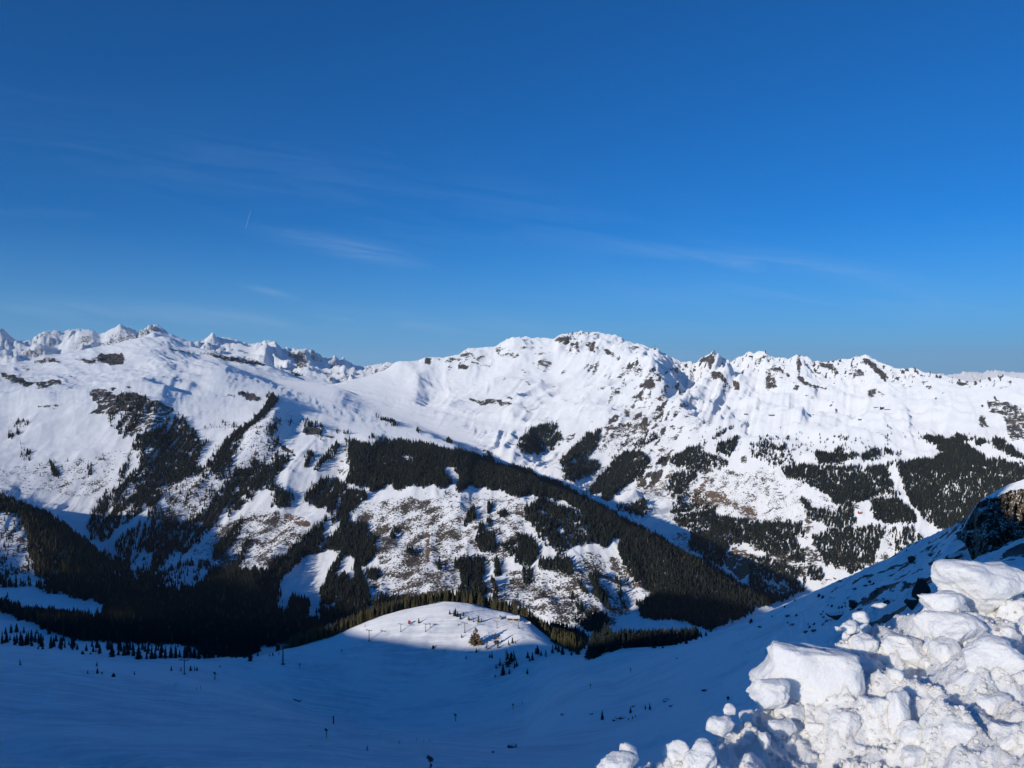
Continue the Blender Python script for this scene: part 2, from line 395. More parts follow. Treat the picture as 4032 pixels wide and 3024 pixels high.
# ---- relief: gullies that follow the fall line seen in each face, ridges, small lumps
def band(s, a, b, c, d):
    return smooth(a, b, s) * (1 - smooth(c, d, s))
k_left = np.interp(U, [-600, 0, 1200, 1500, 2000, 2400, 2900, 4000], [.5, .65, .65, .3, 0, -.45, -.6, -.6])
k_right = np.interp(U, [0, 1300, 1800, 2200, 2700, 3000, 3400, 4032], [.2, -.4, .2, 1.1, 1.1, .35, 0, -.2])
kk = np.where(S < 11, k_left, k_right)
q = U + kk * (ROW - 1800)
scale = np.clip(D, 300, 6000) / 3000.0
gul = ridged(q / 95.0 + 0.35 * noise2(U / 160, ROW / 160, 3), ROW / 520.0, 4, 5) - 0.9
gul2 = fbm(q / 34.0, ROW / 190.0, 3, 9)
big = ridged(X / 900.0, Y / 900.0, 6, 21, 0.52) - 0.95
mid = fbm(X / 220.0, Y / 220.0, 5, 33)
wf = band(S, 5.9, 6.6, 10.6, 11.0)          # wooded faces
wm = band(S, 11.0, 11.5, 13.9, 14.2)        # high snow mountain
wp = band(S, 9.2, 9.9, 14.0, 14.3) * (U < 1900)   # plateau on the left stays smoother
crest = np.zeros_like(S)
for c_, wdt in ((4, .25), (9, .18), (10, .3), (14, .22), (16, .25), (7, .25), (12, .15)):
    crest = np.maximum(crest, np.exp(-((S - c_) / wdt) ** 2))
left_snow = smooth(1250, 900, U) * band(S, 8.9, 9.2, 14.2, 14.6)
qw = q + 70 * noise2(U / 330, ROW / 230, 41) + 22 * noise2(U / 90, ROW / 80, 42)
spur = ridged(qw / 250.0, ROW / 900.0, 3, 43, .45) - .85
rib = ridged(qw / 92.0, ROW / 420.0, 3, 44, .5) - .88
fine = ridged(qw / 33.0, ROW / 170.0, 3, 45, .5) - .88
amp_r = smooth(1350, 2000, U) * (1 - .3 * smooth(2900, 3200, U))
disp = (wf * ((5.5 * gul + 1.6 * gul2) * (1 - .65 * smooth(700, 450, U) * smooth(1980, 1880, ROW)) + 11 * mid + 10 * (ridged(X / 330, Y / 330, 4, 71) - .9))
        + wm * ((34 * spur + 22 * rib + 9 * fine) * amp_r * scale * .62 + 44 * big * smooth(1500, 2300, U) + 22 * big + 11 * mid) * (1 - .75 * left_snow))
disp *= (1 - 0.72 * crest)
calm = smooth(9.0, 9.3, S) * (1 - smooth(11.3, 12.2, S)) * smooth(700, 1000, U) * (1 - smooth(1800, 1950, U))
calm = np.maximum(calm, .8 * smooth(11.0, 11.4, S) * (1 - smooth(13.4, 13.9, S)) * smooth(1250, 1350, U) * (1 - smooth(1500, 1700, U)))
disp *= (1 - .75 * calm)
disp += left_snow * (1 - calm) * (8 * mid + 8 * (ridged(X / 600, (Y + 1.2 * X) / 260, 4, 77) - .9))
disp += wm * smooth(2700, 3000, U) * (1 - .6 * smooth(3650, 3800, U)) * (20 * fbm(X / 300, Y / 300, 5, 79) + 13 * (ridged((X + .3 * Y) / 190, (Y - .3 * X) / 330, 4, 78) - .9))
disp += crest * (S > 8) * scale * (1.4 * fbm(U / 22.0, S * 3, 4, 51))
peak = band(S, 13.2, 13.8, 14.1, 14.3) * smooth(1480, 1800, U)
disp *= (1 - .7 * smooth(3550, 3750, U) * smooth(12.8, 13.4, S) * (S < 14.4))
disp += peak * scale * 4.0 * (ridged(U / 46.0, S * 5.0, 5, 53, .6) - .95)
wfar = band(S, 15.1, 15.5, 16.8, 17.0)
far_c = np.exp(-((S - 16) / .14) ** 2)
disp += wfar * (ridged(X / 900 + .5 * noise2(X / 700, Y / 700, 8), Y / 1500, 6, 61, .55) - .95) * 150 * (1 - .9 * far_c) * np.where(U > 2500, 1.6, 1.0)
disp += wfar * far_c * (26 * fbm(U / 15.0, S * 2, 4, 63, .6)) * D / 13000
# valley and near slopes
disp += band(S, 4.2, 4.9, 6.0, 6.6) * (6 * mid)
wn_ = band(S, 0.9, 1.3, 4.3, 4.9)
disp += wn_ * (1 - .8 * crest) * (2.3 * fbm(X / 85, Y / 85, 3, 81) + 0.25 * fbm(X / 14, Y / 14, 3, 83) + .55 * fbm(X / 32, Y / 32, 3, 84))
rough_right = smooth(2700, 3300, U + (ROW - 2300) * 0.6) * band(S, .8, 1.2, 4.6, 5.0)
disp += rough_right * (1 - .6 * crest) * (2.2 * (ridged(X / 30, Y / 30, 4, 91) - .9) + .7 * fbm(X / 6, Y / 6, 3, 92))
disp += band(S, 2.9, 3.2, 4.05, 4.25) * smooth(1150, 1350, U) * (1 - smooth(2150, 2300, U)) * (1 - .5 * crest) * (1.0 * fbm((X + .4 * Y) / 40, (Y - .4 * X) / 26, 4, 85, .55))
# the groomed track cut across the near piste, lower left
cut = np.interp(U, [-600, 0, 650, 1100], [2800, 2897, 3024, 3110])
disp += -band(S, .9, 1.05, 1.75, 1.95) * smooth(900, 600, U) * 2.6 * np.exp(-((ROW - cut - 26) / 26) ** 2)
def polyline_dist(px, rw, pts):
    best = np.full(px.shape, 1e9)
    for (x0, y0), (x1, y1) in zip(pts[:-1], pts[1:]):
        dx, dy = x1 - x0, y1 - y0
        t = np.clip(((px - x0) * dx + (rw - y0) * dy) / (dx * dx + dy * dy), 0, 1)
        best = np.minimum(best, np.hypot(px - x0 - t * dx, rw - y0 - t * dy))
    return best
# (lowest s, highest s, radius px, metres at 3 km, polyline)
RIBS = [
 (11.2, 13.6, 55, 24, [(2560, 1470), (2520, 1500), (2430, 1560), (2330, 1610), (2200, 1680), (2080, 1745), (1990, 1800)]),
 (11.2, 13.6, 45, 20, [(2580, 1480), (2620, 1560), (2690, 1650), (2720, 1740)]),
 (11.2, 13.8, 40, -26, [(2700, 1480), (2600, 1640), (2450, 1780), (2300, 1950)]),
 (11.2, 13.8, 45, 26, [(2960, 1640), (2850, 1700), (2700, 1800), (2560, 1900), (2450, 1990)]),
 (11.2, 13.8, 34, -24, [(2820, 1650), (2700, 1760), (2560, 1860), (2420, 1960), (2330, 1990)]),
 (11.2, 13.8, 50, 22, [(1560, 1440), (1640, 1500), (1640, 1560)]),
 (11.2, 13.9, 30, 30, [(2800, 1400), (2840, 1470), (2870, 1520)]),
 (11.2, 13.9, 30, 30, [(2950, 1400), (3020, 1450), (3060, 1500)]),
 (11.2, 13.9, 30, 30, [(3400, 1415), (3480, 1480), (3540, 1520)]),
 (11.2, 13.9, 34, 26, [(3140, 1410), (3150, 1470), (3170, 1520), (3250, 1535)]),
 (11.2, 13.9, 34, 30, [(3450, 1530), (3490, 1560), (3540, 1620)]),
 (6.2, 10.6, 40, -24, [(1150, 1700), (1060, 1790), (960, 1890), (820, 2010), (600, 2110), (430, 2180)]),
 (6.2, 10.6, 30, -18, [(560, 1880), (480, 1980), (400, 2070)]),
 (6.2, 10.6, 60, 26, [(640, 1560), (600, 1700), (560, 1850), (470, 1980)]),
 (6.2, 10.6, 60, 30, [(1080, 1650), (1000, 1760), (900, 1850), (700, 1980), (500, 2110)]),
 (6.2, 10.6, 60, 34, [(1450, 1780), (1380, 1920), (1280, 2040), (1100, 2200), (980, 2310)]),
 (6.2, 10.6, 44, -26, [(1330, 1860), (1230, 1960), (1080, 2090), (900, 2220), (760, 2290)]),
 (6.2, 9.2, 60, -16, [(1350, 1990), (1290, 2130), (1240, 2300)]),
 (6.2, 9.2, 50, 16, [(2050, 1990), (2150, 2100), (2250, 2250), (2350, 2400)]),
 (9.1, 10.2, 34, 12, [(0, 1570), (250, 1545), (540, 1520), (700, 1570)]),
]
for s0, s1, rad, amp, pts in RIBS:
    dist = polyline_dist(U + 10 * noise2(U / 60, ROW / 60, 5), ROW, pts)
    disp += band(S, s0 - .2, s0 + .2, s1 - .2, s1 + .2) * amp * scale * np.exp(-(dist / rad) ** 1.5)
dist = polyline_dist(U, ROW, [(-200, 2610), (0, 2622), (400, 2665), (800, 2745), (1200, 2852), (1500, 2925)])
disp += band(S, 1.4, 1.6, 2.3, 2.5) * 1.6 * np.exp(-(dist / 22) ** 2)
# berm along the groomed run
dist = polyline_dist(U, ROW, [(700, 2715), (1000, 2755), (1300, 2786), (1500, 2793), (1900, 2756), (2100, 2702), (2300, 2640), (2450, 2596)])
disp += band(S, 1.9, 2.1, 3.2, 3.6) * 1.1 * np.exp(-(dist / 9) ** 2)
Z = Z + disp
ROW = HZ - Z / Y * F
# ---------------------------------------------------------------- what covers the land (areas in photo pixels via eight study crops)
CROPS = {'A': (0, 1200, 2.0109), 'B': (1000, 1200, 2.0109), 'C': (2000, 1250, 2.0109), 'D': (2950, 1300, 2.0444),
         'E': (0, 1850, 2.0109), 'F': (1000, 1850, 2.0109), 'G': (2000, 1850, 2.0109), 'H': (2950, 1850, 2.0444)}
FOREST = """
A .6 860,780 1000,720 1150,720 1140,860 1100,960 1040,1060 1000,1080 900,1000 850,900
A .5 1150,760 1250,780 1230,900 1170,900
A .85 1310,900 1460,890 1480,960 1560,1010 1590,1060 1600,1180 1560,1290 1480,1408 1100,1408 1110,1280 1040,1130 1060,1060 1200,1000 1290,960
A .9 1020,1190 1050,1190 1000,1300 950,1408 920,1408 980,1280
A .85 2180,740 2212,760 2060,920 1960,1000 1900,1110 1850,1230 1870,1408 1480,1408 1600,1290 1700,1180 1800,1060 1900,960 2000,930 2100,850
A .42 2000,1080 2212,900 2212,1300 2100,1408 1950,1408 1980,1250
A .5 70,910 230,930 200,970 120,970
A .6 70,1010 110,1020 100,1070 70,1070
A .6 120,990 160,1010 150,1050 120,1050
A .6 150,1080 200,1090 190,1130 155,1125
A .5 160,1140 230,1150 260,1220 230,1260 170,1220
A .8 390,1230 440,1250 480,1380 430,1370 400,1300
A .6 690,1290 730,1270 720,1370 690,1360
A .5 790,1210 850,1210 830,1260
A .05 0,1250 900,1250 950,1408 0,1408
A .3 1580,960 1870,930 1860,980 1600,1000
A .5 1620,1060 1660,1100 1640,1200 1600,1150
E .82 960,60 1100,0 1400,0 1900,0 2100,60 2150,180 2020,260 1900,330 1800,400 1650,500 1500,640 1330,760 1250,840 1100,880 1040,760 900,640 880,560 1000,480 1150,360 1200,300 1000,420 830,560 740,580 700,480 740,300 850,150 930,100
E .85 0,220 200,300 450,400 640,560 760,640 860,680 1000,720 1080,850 1000,920 700,920 400,890 250,830 230,650 200,500 150,380 0,330
E .22 0,330 150,380 200,500 230,650 250,830 400,890 0,900
E 1.0 0,900 300,930 420,890 1000,920 1150,880 1250,830 1480,740 1900,800 2212,830 2212,1440 1900,1490 1700,1500 1500,1400 700,1360 500,1330 300,1240 0,1130 0,1020 60,1000 180,1090 550,1130 700,1180 860,1120 800,1060 500,990 180,930 0,920
E .9 1890,410 1940,400 1850,600 1700,720 1660,680
E .9 1960,550 2010,540 1870,850 1780,880 1900,650
E .9 2160,120 2212,100 2212,330 2150,300
F .97 740,60 900,0 1500,0 1560,100 1520,170 1440,130 1350,150 1300,140 1240,130 1130,170 1060,130 960,180 900,150 830,140 740,110
F 1 1600,0 2212,0 2212,210 2060,200 1960,170 1850,160 1800,150 1720,130 1640,190 1590,150
F .9 360,210 560,60 640,80 740,130 700,180 640,280 590,350 540,310 460,290 380,230
F .95 150,180 230,160 330,210 300,290 200,320 150,270
F .85 0,0 180,0 150,160 60,200 0,180
F 1.0 740,180 900,180 910,220 800,310 760,350 740,440 850,430 890,470 890,540 970,540 960,600 1000,650 900,740 860,800 880,870 900,960 920,1080 880,1160 700,1140 620,1080 520,1080 540,960 560,900 600,820 640,770 700,650 560,640 400,700 280,820 150,960 0,1000 0,880 100,800 230,690 360,570 480,460 560,400 620,380 660,280 700,220
F .9 0,880 150,960 520,1080 700,1130 860,1150 560,1250 300,1340 0,1340
F .95 1690,300 1730,290 1765,400 1720,450 1690,400
F .9 1650,400 1690,400 1680,480 1650,450
F .9 1760,430 1900,510 1920,640 1780,660 1760,560
F .9 1850,380 1890,430 1880,490 1840,420
F 1 2100,540 2212,540 2212,720 2100,740
F 1 1590,720 1830,700 1840,820 1780,880 1660,920 1610,820
F .9 1900,720 1960,730 1960,840 1900,840
F .8 1960,600 2100,560 2110,700 1960,680
F .8 1620,930 1830,890 1840,1000 1770,1040 1660,1030 1610,960
F .9 2120,830 2212,780 2212,900 2130,920
F .9 1440,740 1480,740 1490,800 1450,800
F .8 1070,480 1130,480 1130,550 1080,550
F .6 1200,650 1300,650 1240,710
F .9 880,800 1000,810 980,890 900,870
F .9 1830,270 1900,300 1880,360 1830,330
F .9 900,1060 1100,1010 1250,1070 1000,1150
F .8 1880,880 1920,880 1920,1060 1880,1050
F .8 1940,330 2030,340 2010,380 1940,380
F .9 2120,310 2212,290 2212,440 2140,400
G 1.0 0,0 120,30 400,120 620,230 900,380 1150,510 1350,640 1650,790 1900,930 2100,1060 1900,1150 1600,1280 1500,1240 1300,1190 1000,1200 980,1150 1040,1050 1160,990 1000,900 900,720 860,640 930,580 820,540 820,620 700,600 640,560 650,480 600,370 540,310 350,230 240,220 120,200 0,170
G .62 120,320 260,230 400,290 540,330 600,370 650,500 640,590 500,640 400,690 330,620 230,540 180,430
G .95 70,540 100,520 200,550 240,650 230,720 190,770 80,770 60,650
G .85 220,740 400,700 510,720 520,780 500,900 450,840 350,820 230,800
G .9 110,800 200,790 210,900 140,920 110,880
G .7 540,850 640,1000 650,1050 560,930
G .95 640,840 730,840 720,950 830,1100 800,1130 700,1020
G .5 830,850 900,900 960,1080 900,1090
G .5 500,960 620,1100 720,1200 620,1230 480,1030
G .9 520,1180 640,1230 700,1150 780,1160 780,1300 640,1300
G 1 430,0 680,0 560,90 470,110 480,60
G 1 640,180 720,60 900,0 1080,0 1050,90 880,180 780,250 740,230 780,140 680,200
G .8 960,340 1000,260 1080,240 1100,300 1130,330 1060,390 1020,380
G .5 820,280 1000,240 960,330 850,330
G .75 1260,60 1420,0 1500,0 1480,120 1360,200 1300,180
G .5 1300,200 1500,160 1640,300 1560,340 1300,380
G .85 1290,400 1560,340 1640,300 1660,380 1900,400 2080,480 2212,500 2212,720 2050,660 1900,590 1780,590 1760,640 1700,780 1560,740 1500,640 1430,640 1440,480
G .75 1970,720 2212,760 2212,900 2060,900 1980,920 1930,960 1950,800
G .9 1900,930 1990,900 2100,1060
G .6 590,210 610,130 640,200
H .9 250,0 1110,0 1170,150 1090,160 1080,180 960,250 840,260 740,260 640,220 540,160 380,100 300,60
H .95 400,240 440,230 490,300 560,340 700,340 740,260 840,270 870,440 740,480 560,440 470,400
H 1 990,250 1100,240 1200,250 1300,320 1360,390 1350,430 1090,430 1000,390 970,300
H .9 0,420 200,430 450,440 460,530 390,520 370,580 420,660 470,780 360,750 180,670 0,600
H 1 480,540 700,480 1050,470 1110,480 1050,620 1000,760 800,850 730,790 620,780 570,700 520,600
H .7 1130,480 1310,460 1400,560 1250,660 1170,690 1130,580
H .97 1180,0 2212,0 2212,300 1880,500 1800,600 1560,490 1460,460 1330,310 1240,190 1190,80
H .82 0,700 250,740 420,820 460,900 460,980 250,1070 0,1150 0,900
H .8 450,820 540,790 600,840 580,900 450,870
H .6 1080,190 1200,200 1210,330 1060,330
D .9 510,990 690,1010 690,1090 560,1090
D .75 690,960 890,1000 890,1050 750,1060 700,1100
D .7 910,1000 1000,950 1120,1000 1100,1040 920,1060
D .8 1080,960 1270,1020 1250,1040 1090,1000
D .92 340,1090 500,1100 730,1110 1000,1100 1240,1040 1110,1100 1170,1200 1170,1250 1080,1260 1210,1330 1200,1370 1020,1350 850,1400 700,1400 540,1290 400,1200 290,1200
D .97 1190,1080 1440,1030 1570,1010 1520,950 1380,880 1500,870 1650,890 1750,930 1850,1000 2000,1080 2180,1110 2140,1190 1950,1310 1870,1431 1330,1431 1240,1300 1180,1150
D .6 1660,850 1900,880 1960,920 1880,930 1700,900
D .9 1960,880 2050,900 2212,1010 2212,1060 2080,1000 1970,950
D .9 1900,1050 2100,1030 2200,1090 2180,1120 2000,1080
D .5 0,900 350,960 350,1070 200,1110 60,1060 0,1020
D .8 240,1110 400,1090 480,1150 300,1200
D .12 230,820 700,840 1050,900 1200,950 900,960 500,980 380,1000 0,890
D .05 1000,750 1450,800 1400,880 1050,900
D .4 650,850 800,870 780,890 660,880
C .65 180,880 240,850 330,850 400,830 410,930 440,990 350,1050 240,1100 150,1080 60,1020 100,960
C .75 560,1000 620,930 740,880 730,960 680,1060 620,1110 720,1150 740,1180 620,1280 560,1290 480,1310 430,1280 500,1200 410,1160 430,1100
C 1 640,1390 700,1290 800,1190 880,1100 1000,1070 1120,1110 1110,1200 1060,1270 900,1340 780,1400
C .45 1000,1000 1100,900 1200,930 1200,980 1100,1010 1040,1070 970,1040
C .9 1270,1140 1420,1050 1560,1000 1700,900 1800,850 1740,900 1640,960 1500,1060 1600,1090 1740,1140 1720,1180 1550,1220 1470,1200 1310,1180
C .9 1630,1070 1700,990 1820,950 1800,1040 1750,1120 1700,1080
C .45 1900,1040 2000,980 2212,1020 2212,1180 2100,1170 1960,1120
C .9 1170,1160 1260,1080 1250,1120 1180,1180
C .65 1250,1330 1300,1270 1400,1260 1480,1250 1400,1330 1300,1408 1240,1408
C 1 0,1180 60,1190 200,1250 400,1320 560,1390 560,1408 0,1408
C .2 700,950 1000,950 1000,1060 800,1100 700,1060
C .06 1380,920 1900,820 1900,1000 1500,1100
B .97 690,1060 760,1080 870,1110 1060,1100 1300,1110 1450,1130 1500,1150 1650,1180 1780,1210 2000,1290 2212,1360 2212,1408 740,1408 760,1300 740,1200 750,1120
B .85 640,1110 690,1080 650,1190 580,1260 520,1320 470,1310 540,1220
B .9 400,1190 440,1170 480,1200 440,1280 400,1300
B .8 160,1210 280,1190 290,1240 200,1330 140,1408 120,1408 150,1320
B .7 0,1250 90,1240 90,1408 0,1408
B .6 120,940 170,1000 200,1070 130,1050
B .6 130,1070 170,1110 170,1200 120,1140
B .6 370,920 420,910 560,980 540,1060 510,1080 500,990 400,970 370,1020
B .55 580,980 780,1020 700,1035
B .35 850,1040 1300,1085 1300,1110 1000,1085
B .5 950,870 1040,900 1190,985 1080,955
B .8 1280,960 1310,980 1330,1020 1300,1000
B .8 1520,1070 1590,1080 1520,1092
B 1 1820,1160 1860,1180 1920,1260 1860,1250
B .7 110,700 180,740 60,880 0,960 0,900 100,800
B .3 0,950 120,930 130,1230 0,1230
B .4 270,910 320,910 300,960
"""
CLEAR = """
E .02 1060,110 1090,110 900,330 800,430 780,410 930,290
E .02 1160,350 1180,370 960,530 880,650 830,610 930,520
E .3 1280,130 1700,40 1780,120 1600,330 1500,420 1300,380 1260,300
E .1 1360,540 1400,520 1300,600 1200,700 1180,680 1290,590
E .05 1400,650 1440,660 1290,840 1200,900 1220,840
E .35 1200,950 1330,820 1480,760 1700,790 1500,1030 1350,980
E .1 2080,170 2150,170 1900,380 1800,470 1600,560 1560,560 1750,420
E .02 0,925 180,935 500,995 820,1060 820,1180 680,1220 540,1190 240,1150 0,1060
E .25 1080,660 1200,640 1180,760 1050,880 1000,760
E .1 900,800 960,830 1000,880 940,880
E .4 1300,1250 1420,1260 1400,1310 1310,1300
F .03 560,640 660,640 560,850 520,1000 500,1100 440,1100 460,980 520,800
F .03 380,780 430,780 330,950 260,1100 180,1150 220,1020
F .03 720,690 790,690 800,860 770,900 700,840 640,890 680,800
F .12 560,420 690,410 640,520 540,620 500,630 560,540
F .1 180,1050 300,900 260,1130 200,1160
F .2 430,1100 510,1090 540,1210 430,1210
F 0 1530,0 1580,0 1590,160 1530,170 1560,100
F .02 285,260 350,240 450,300 540,330 580,380 500,400 430,400
F .1 300,790 360,740 180,920 160,950
G .02 830,545 930,580 860,640 900,720 800,640 780,630
G .05 520,660 680,630 680,640 520,672
G .1 490,840 530,850 560,940 500,910
G .05 780,1160 1040,1080 1080,1190 1300,1190 1500,1240 1590,1280 1400,1300 1000,1310 830,1290
G .02 680,200 780,140 740,190
H .02 1110,0 1180,0 1240,150 1250,180 1340,330 1450,460 1560,490 1400,560 1310,450 1360,430 1350,390 1210,250 1210,200 1160,140
H .02 830,280 970,250 980,310 1040,460 870,470
H .02 390,530 510,550 540,650 590,780 470,780 420,660 360,580
H .02 1110,480 1170,580 1150,700 1010,750 1060,620
H .15 130,900 320,920 320,1020 180,1000
H .05 440,440 470,440 490,540 460,540
H .1 1030,240 1100,190 1210,240 1150,250
D 0 1110,1100 1190,1080 1250,1300 1330,1431 1280,1431 1210,1300 1170,1200
D .05 1060,1000 1200,1010 1570,1010 1440,1040 1100,1065
D .1 1700,900 1960,940 2140,1040 2180,1110 1990,1050 1880,980
B 0 1490,1290 1590,1290 1620,1408 1560,1408 1520,1350
B .45 1170,1190 1290,1200 1280,1250 1170,1250
C .02 1130,1100 1150,1100 1170,1200 1110,1260 1000,1330 900,1380 880,1360 1060,1260
"""
ROCK = """
A 1 770,400 850,390 960,380 990,430 980,470 900,480 780,450
A .62 590,430 770,430 760,470 640,460
A .7 250,450 400,420 500,450 400,465 270,470
A .85 0,540 120,560 280,620 220,650 60,600
A .9 270,620 480,595 485,635 300,655
A .8 260,660 340,660 300,675
A .74 700,680 830,665 900,700 1080,690 1150,730 1140,800 860,870 740,860 690,880 780,800 720,760
A .6 1100,740 1250,760 1380,820 1330,920 1200,980 1040,1040 940,940
A .9 860,655 930,655 900,680
A .8 950,655 1080,650 1000,670
A .95 1880,680 2000,700 2090,770 1960,750 1880,710
A .7 1700,710 1860,720 1850,740
A .75 1330,340 1360,350 1550,380 1560,400 1340,365
A .75 1560,370 2000,440 2100,470 2090,490 1800,450 1600,390
A .65 870,310 960,310 900,320
A .65 1040,315 1110,310 1100,325
A .75 1260,720 1380,745 1270,732
A .5 280,790 470,790 460,820 290,820
A .65 380,690 500,690 400,705
A .6 1420,760 1580,780 1560,790
A .5 500,560 610,570 590,590
A .6 140,480 200,485 260,520 200,525
A .5 1290,290 1340,290 1350,340
B 1 400,960 500,970 545,1000 540,1050 490,1030 370,1030
B .95 120,1060 200,1090 300,1150 340,1210 300,1190 180,1110
B .7 560,1030 660,1050 600,1062
B .9 510,1060 580,1080 550,1092
B .72 1690,740 1780,760 1880,750 2040,770 2040,800 1900,790 1820,805 1700,762
B .85 1990,710 2080,740 2000,750
B .8 2080,810 2200,850 2190,865
B .95 1610,480 1700,470 1700,510 1610,520
B 1 2100,500 2170,540 2150,550 2110,520
B .85 1350,430 1420,430 1400,480 1350,470
B .65 1620,410 1690,365 1770,410 1690,430
B .8 1440,430 1490,430 1470,450
B .85 180,490 400,560 380,570 200,510
B .72 240,370 400,370 420,490 350,500 320,440
B .75 540,520 640,600 600,600
B .85 700,460 790,570 770,570
B .75 900,500 1000,510 970,540
B .75 0,450 100,470 60,490 0,480
B .7 100,420 170,470 130,455
B .6 1900,340 1960,310 1940,420
C 1 370,185 400,155 480,150 490,190 470,220 400,200
C .85 500,190 560,200 570,260 500,240
C .75 600,200 680,180 690,290 630,250
C 1 750,245 830,270 850,310 780,300
C .9 1010,340 1040,330 1040,380 1010,380
C .85 940,370 1000,360 960,410 930,410
C 1 1060,520 1130,470 1180,540 1110,570 1050,560
C .95 1160,430 1200,470 1210,520 1190,500
C .85 1070,490 1160,410 1130,450 1050,520
C .75 1010,640 1080,630 1090,650 1020,660
C .9 800,790 880,770 870,820 800,840
C 1 1000,780 1050,750 1060,810 1010,810
C .75 1070,770 1120,800 1100,850 1050,860
C .7 920,700 970,750 960,800 930,780
C .88 1500,360 1560,310 1620,295 1640,340 1600,420 1570,400 1580,350
C .78 1600,420 1700,440 1740,530 1680,490 1620,490
C .9 1650,530 1680,540 1660,550
C .85 1770,500 1830,510 1840,570 1800,580
C .6 1830,320 1900,300 1880,320
C .75 2040,410 2150,390 2212,450 2100,430
C .75 2030,520 2090,470 2120,490 2100,560 2050,550
C .85 1190,570 1240,600 1240,630 1200,610
C .85 1340,560 1380,570 1370,585
C .62 1500,840 1600,820 1570,860
C .65 720,580 780,550 740,590
C .5 830,490 960,380 1040,340 1000,420 870,490
C .52 1000,450 1080,420 1060,470 1000,470
C .55 760,850 1150,820 1100,900 950,960 760,960
C .6 450,940 560,900 470,1010
C .5 720,540 900,560 880,580 760,570
D .68 120,440 160,310 220,410 170,470 130,470
D .95 345,470 400,425 410,440 380,490
D .95 380,220 410,220 420,290 390,380
D .88 380,390 410,360 500,430 640,460 620,475 500,460 440,430
D .78 545,265 650,260 740,335 660,330 580,290
D .7 820,320 900,330 960,380 900,370 860,370
D .98 920,225 970,240 1030,290 1090,350 1100,400 1130,440 1080,400 1030,350 990,330 930,270
D .85 1140,370 1230,390 1200,405
D .95 1200,430 1270,460 1220,460
D .95 1245,310 1290,310 1300,335 1260,325
D .95 1310,315 1440,385 1390,370 1320,345
D .62 1400,430 1470,440 1500,490 1420,460
D .75 1510,490 1610,530 1550,520
D .95 1460,545 1510,550 1500,565
D .95 1670,410 1700,405 1770,440 1720,455
D .7 950,490 1040,470 1000,540 960,550
D .65 1040,480 1110,520 1060,550
D .7 640,590 690,590 680,620 640,620
D .85 700,630 735,665 700,670
D .64 1910,570 2080,570 2212,640 2212,900 2100,890 2060,770 2040,680 1920,650
D .95 1950,510 2020,570 1990,570
D .68 1850,680 1890,690 1930,790 1850,780
D .95 1850,590 1890,610 1880,640
D .7 200,280 340,370 300,370 210,310
D .8 725,250 770,260 775,290
"""
BROWN = """
C .62 740,1000 800,1000 780,1060 740,1040
C .66 1180,1010 1240,1020 1260,1060 1180,1100
C .62 690,1240 740,1200 720,1250
C .6 1440,1400 1540,1280 1640,1230 1600,1300 1560,1408
C .5 1050,1350 1200,1290 1300,1190 1330,1230 1150,1408 1060,1408
C .62 800,1090 880,1060 820,1150
C .5 1000,1000 1060,1000 1050,1080
C .55 850,900 880,980 860,990
D .66 1010,820 1060,820 1110,880 1040,870
D .62 1260,880 1340,920 1380,970 1290,910
D .5 1180,830 1280,900 1240,920
G .62 1400,260 1560,150 1740,180 1800,260 1960,290 1960,390 1850,400 1750,280 1660,310 1500,280
G .72 1700,700 1800,600 1900,640 1970,740 1960,800 1830,870 1720,770
G .6 1310,480 1420,490 1420,560 1350,560
G .5 1050,120 1250,60 1300,180 1180,200
G .55 650,660 700,640 740,760 700,740
G .5 900,880 1200,920 1300,960 1150,1000 980,930
G .5 1420,400 1560,380 1600,500 1460,520
H .62 0,270 50,300 70,420 0,400
H .58 0,650 100,700 90,880 0,800
H .6 130,910 310,920 310,1010 200,1000
H .7 640,840 740,870 700,880
H .5 600,860 720,880 560,940
F .66 210,340 290,310 450,420 470,460 380,450 280,420
F .72 1190,260 1240,330 1210,340
F .62 1725,180 1760,180 1760,260 1730,270
F .6 1780,230 1820,330 1790,400
F .7 1290,840 1350,860 1330,880
F .62 1340,480 1390,490 1390,740 1350,740
F .66 930,870 980,880 970,920
F .55 1580,650 1700,640 1680,700
F .55 1270,960 1560,980 1300,1050
F .7 1870,960 1910,1000 1900,1060
E .68 1620,110 1700,80 1640,240 1600,260
E .55 1250,320 1450,330 1500,400 1350,380
E .6 1960,760 2050,770 2000,800
"""
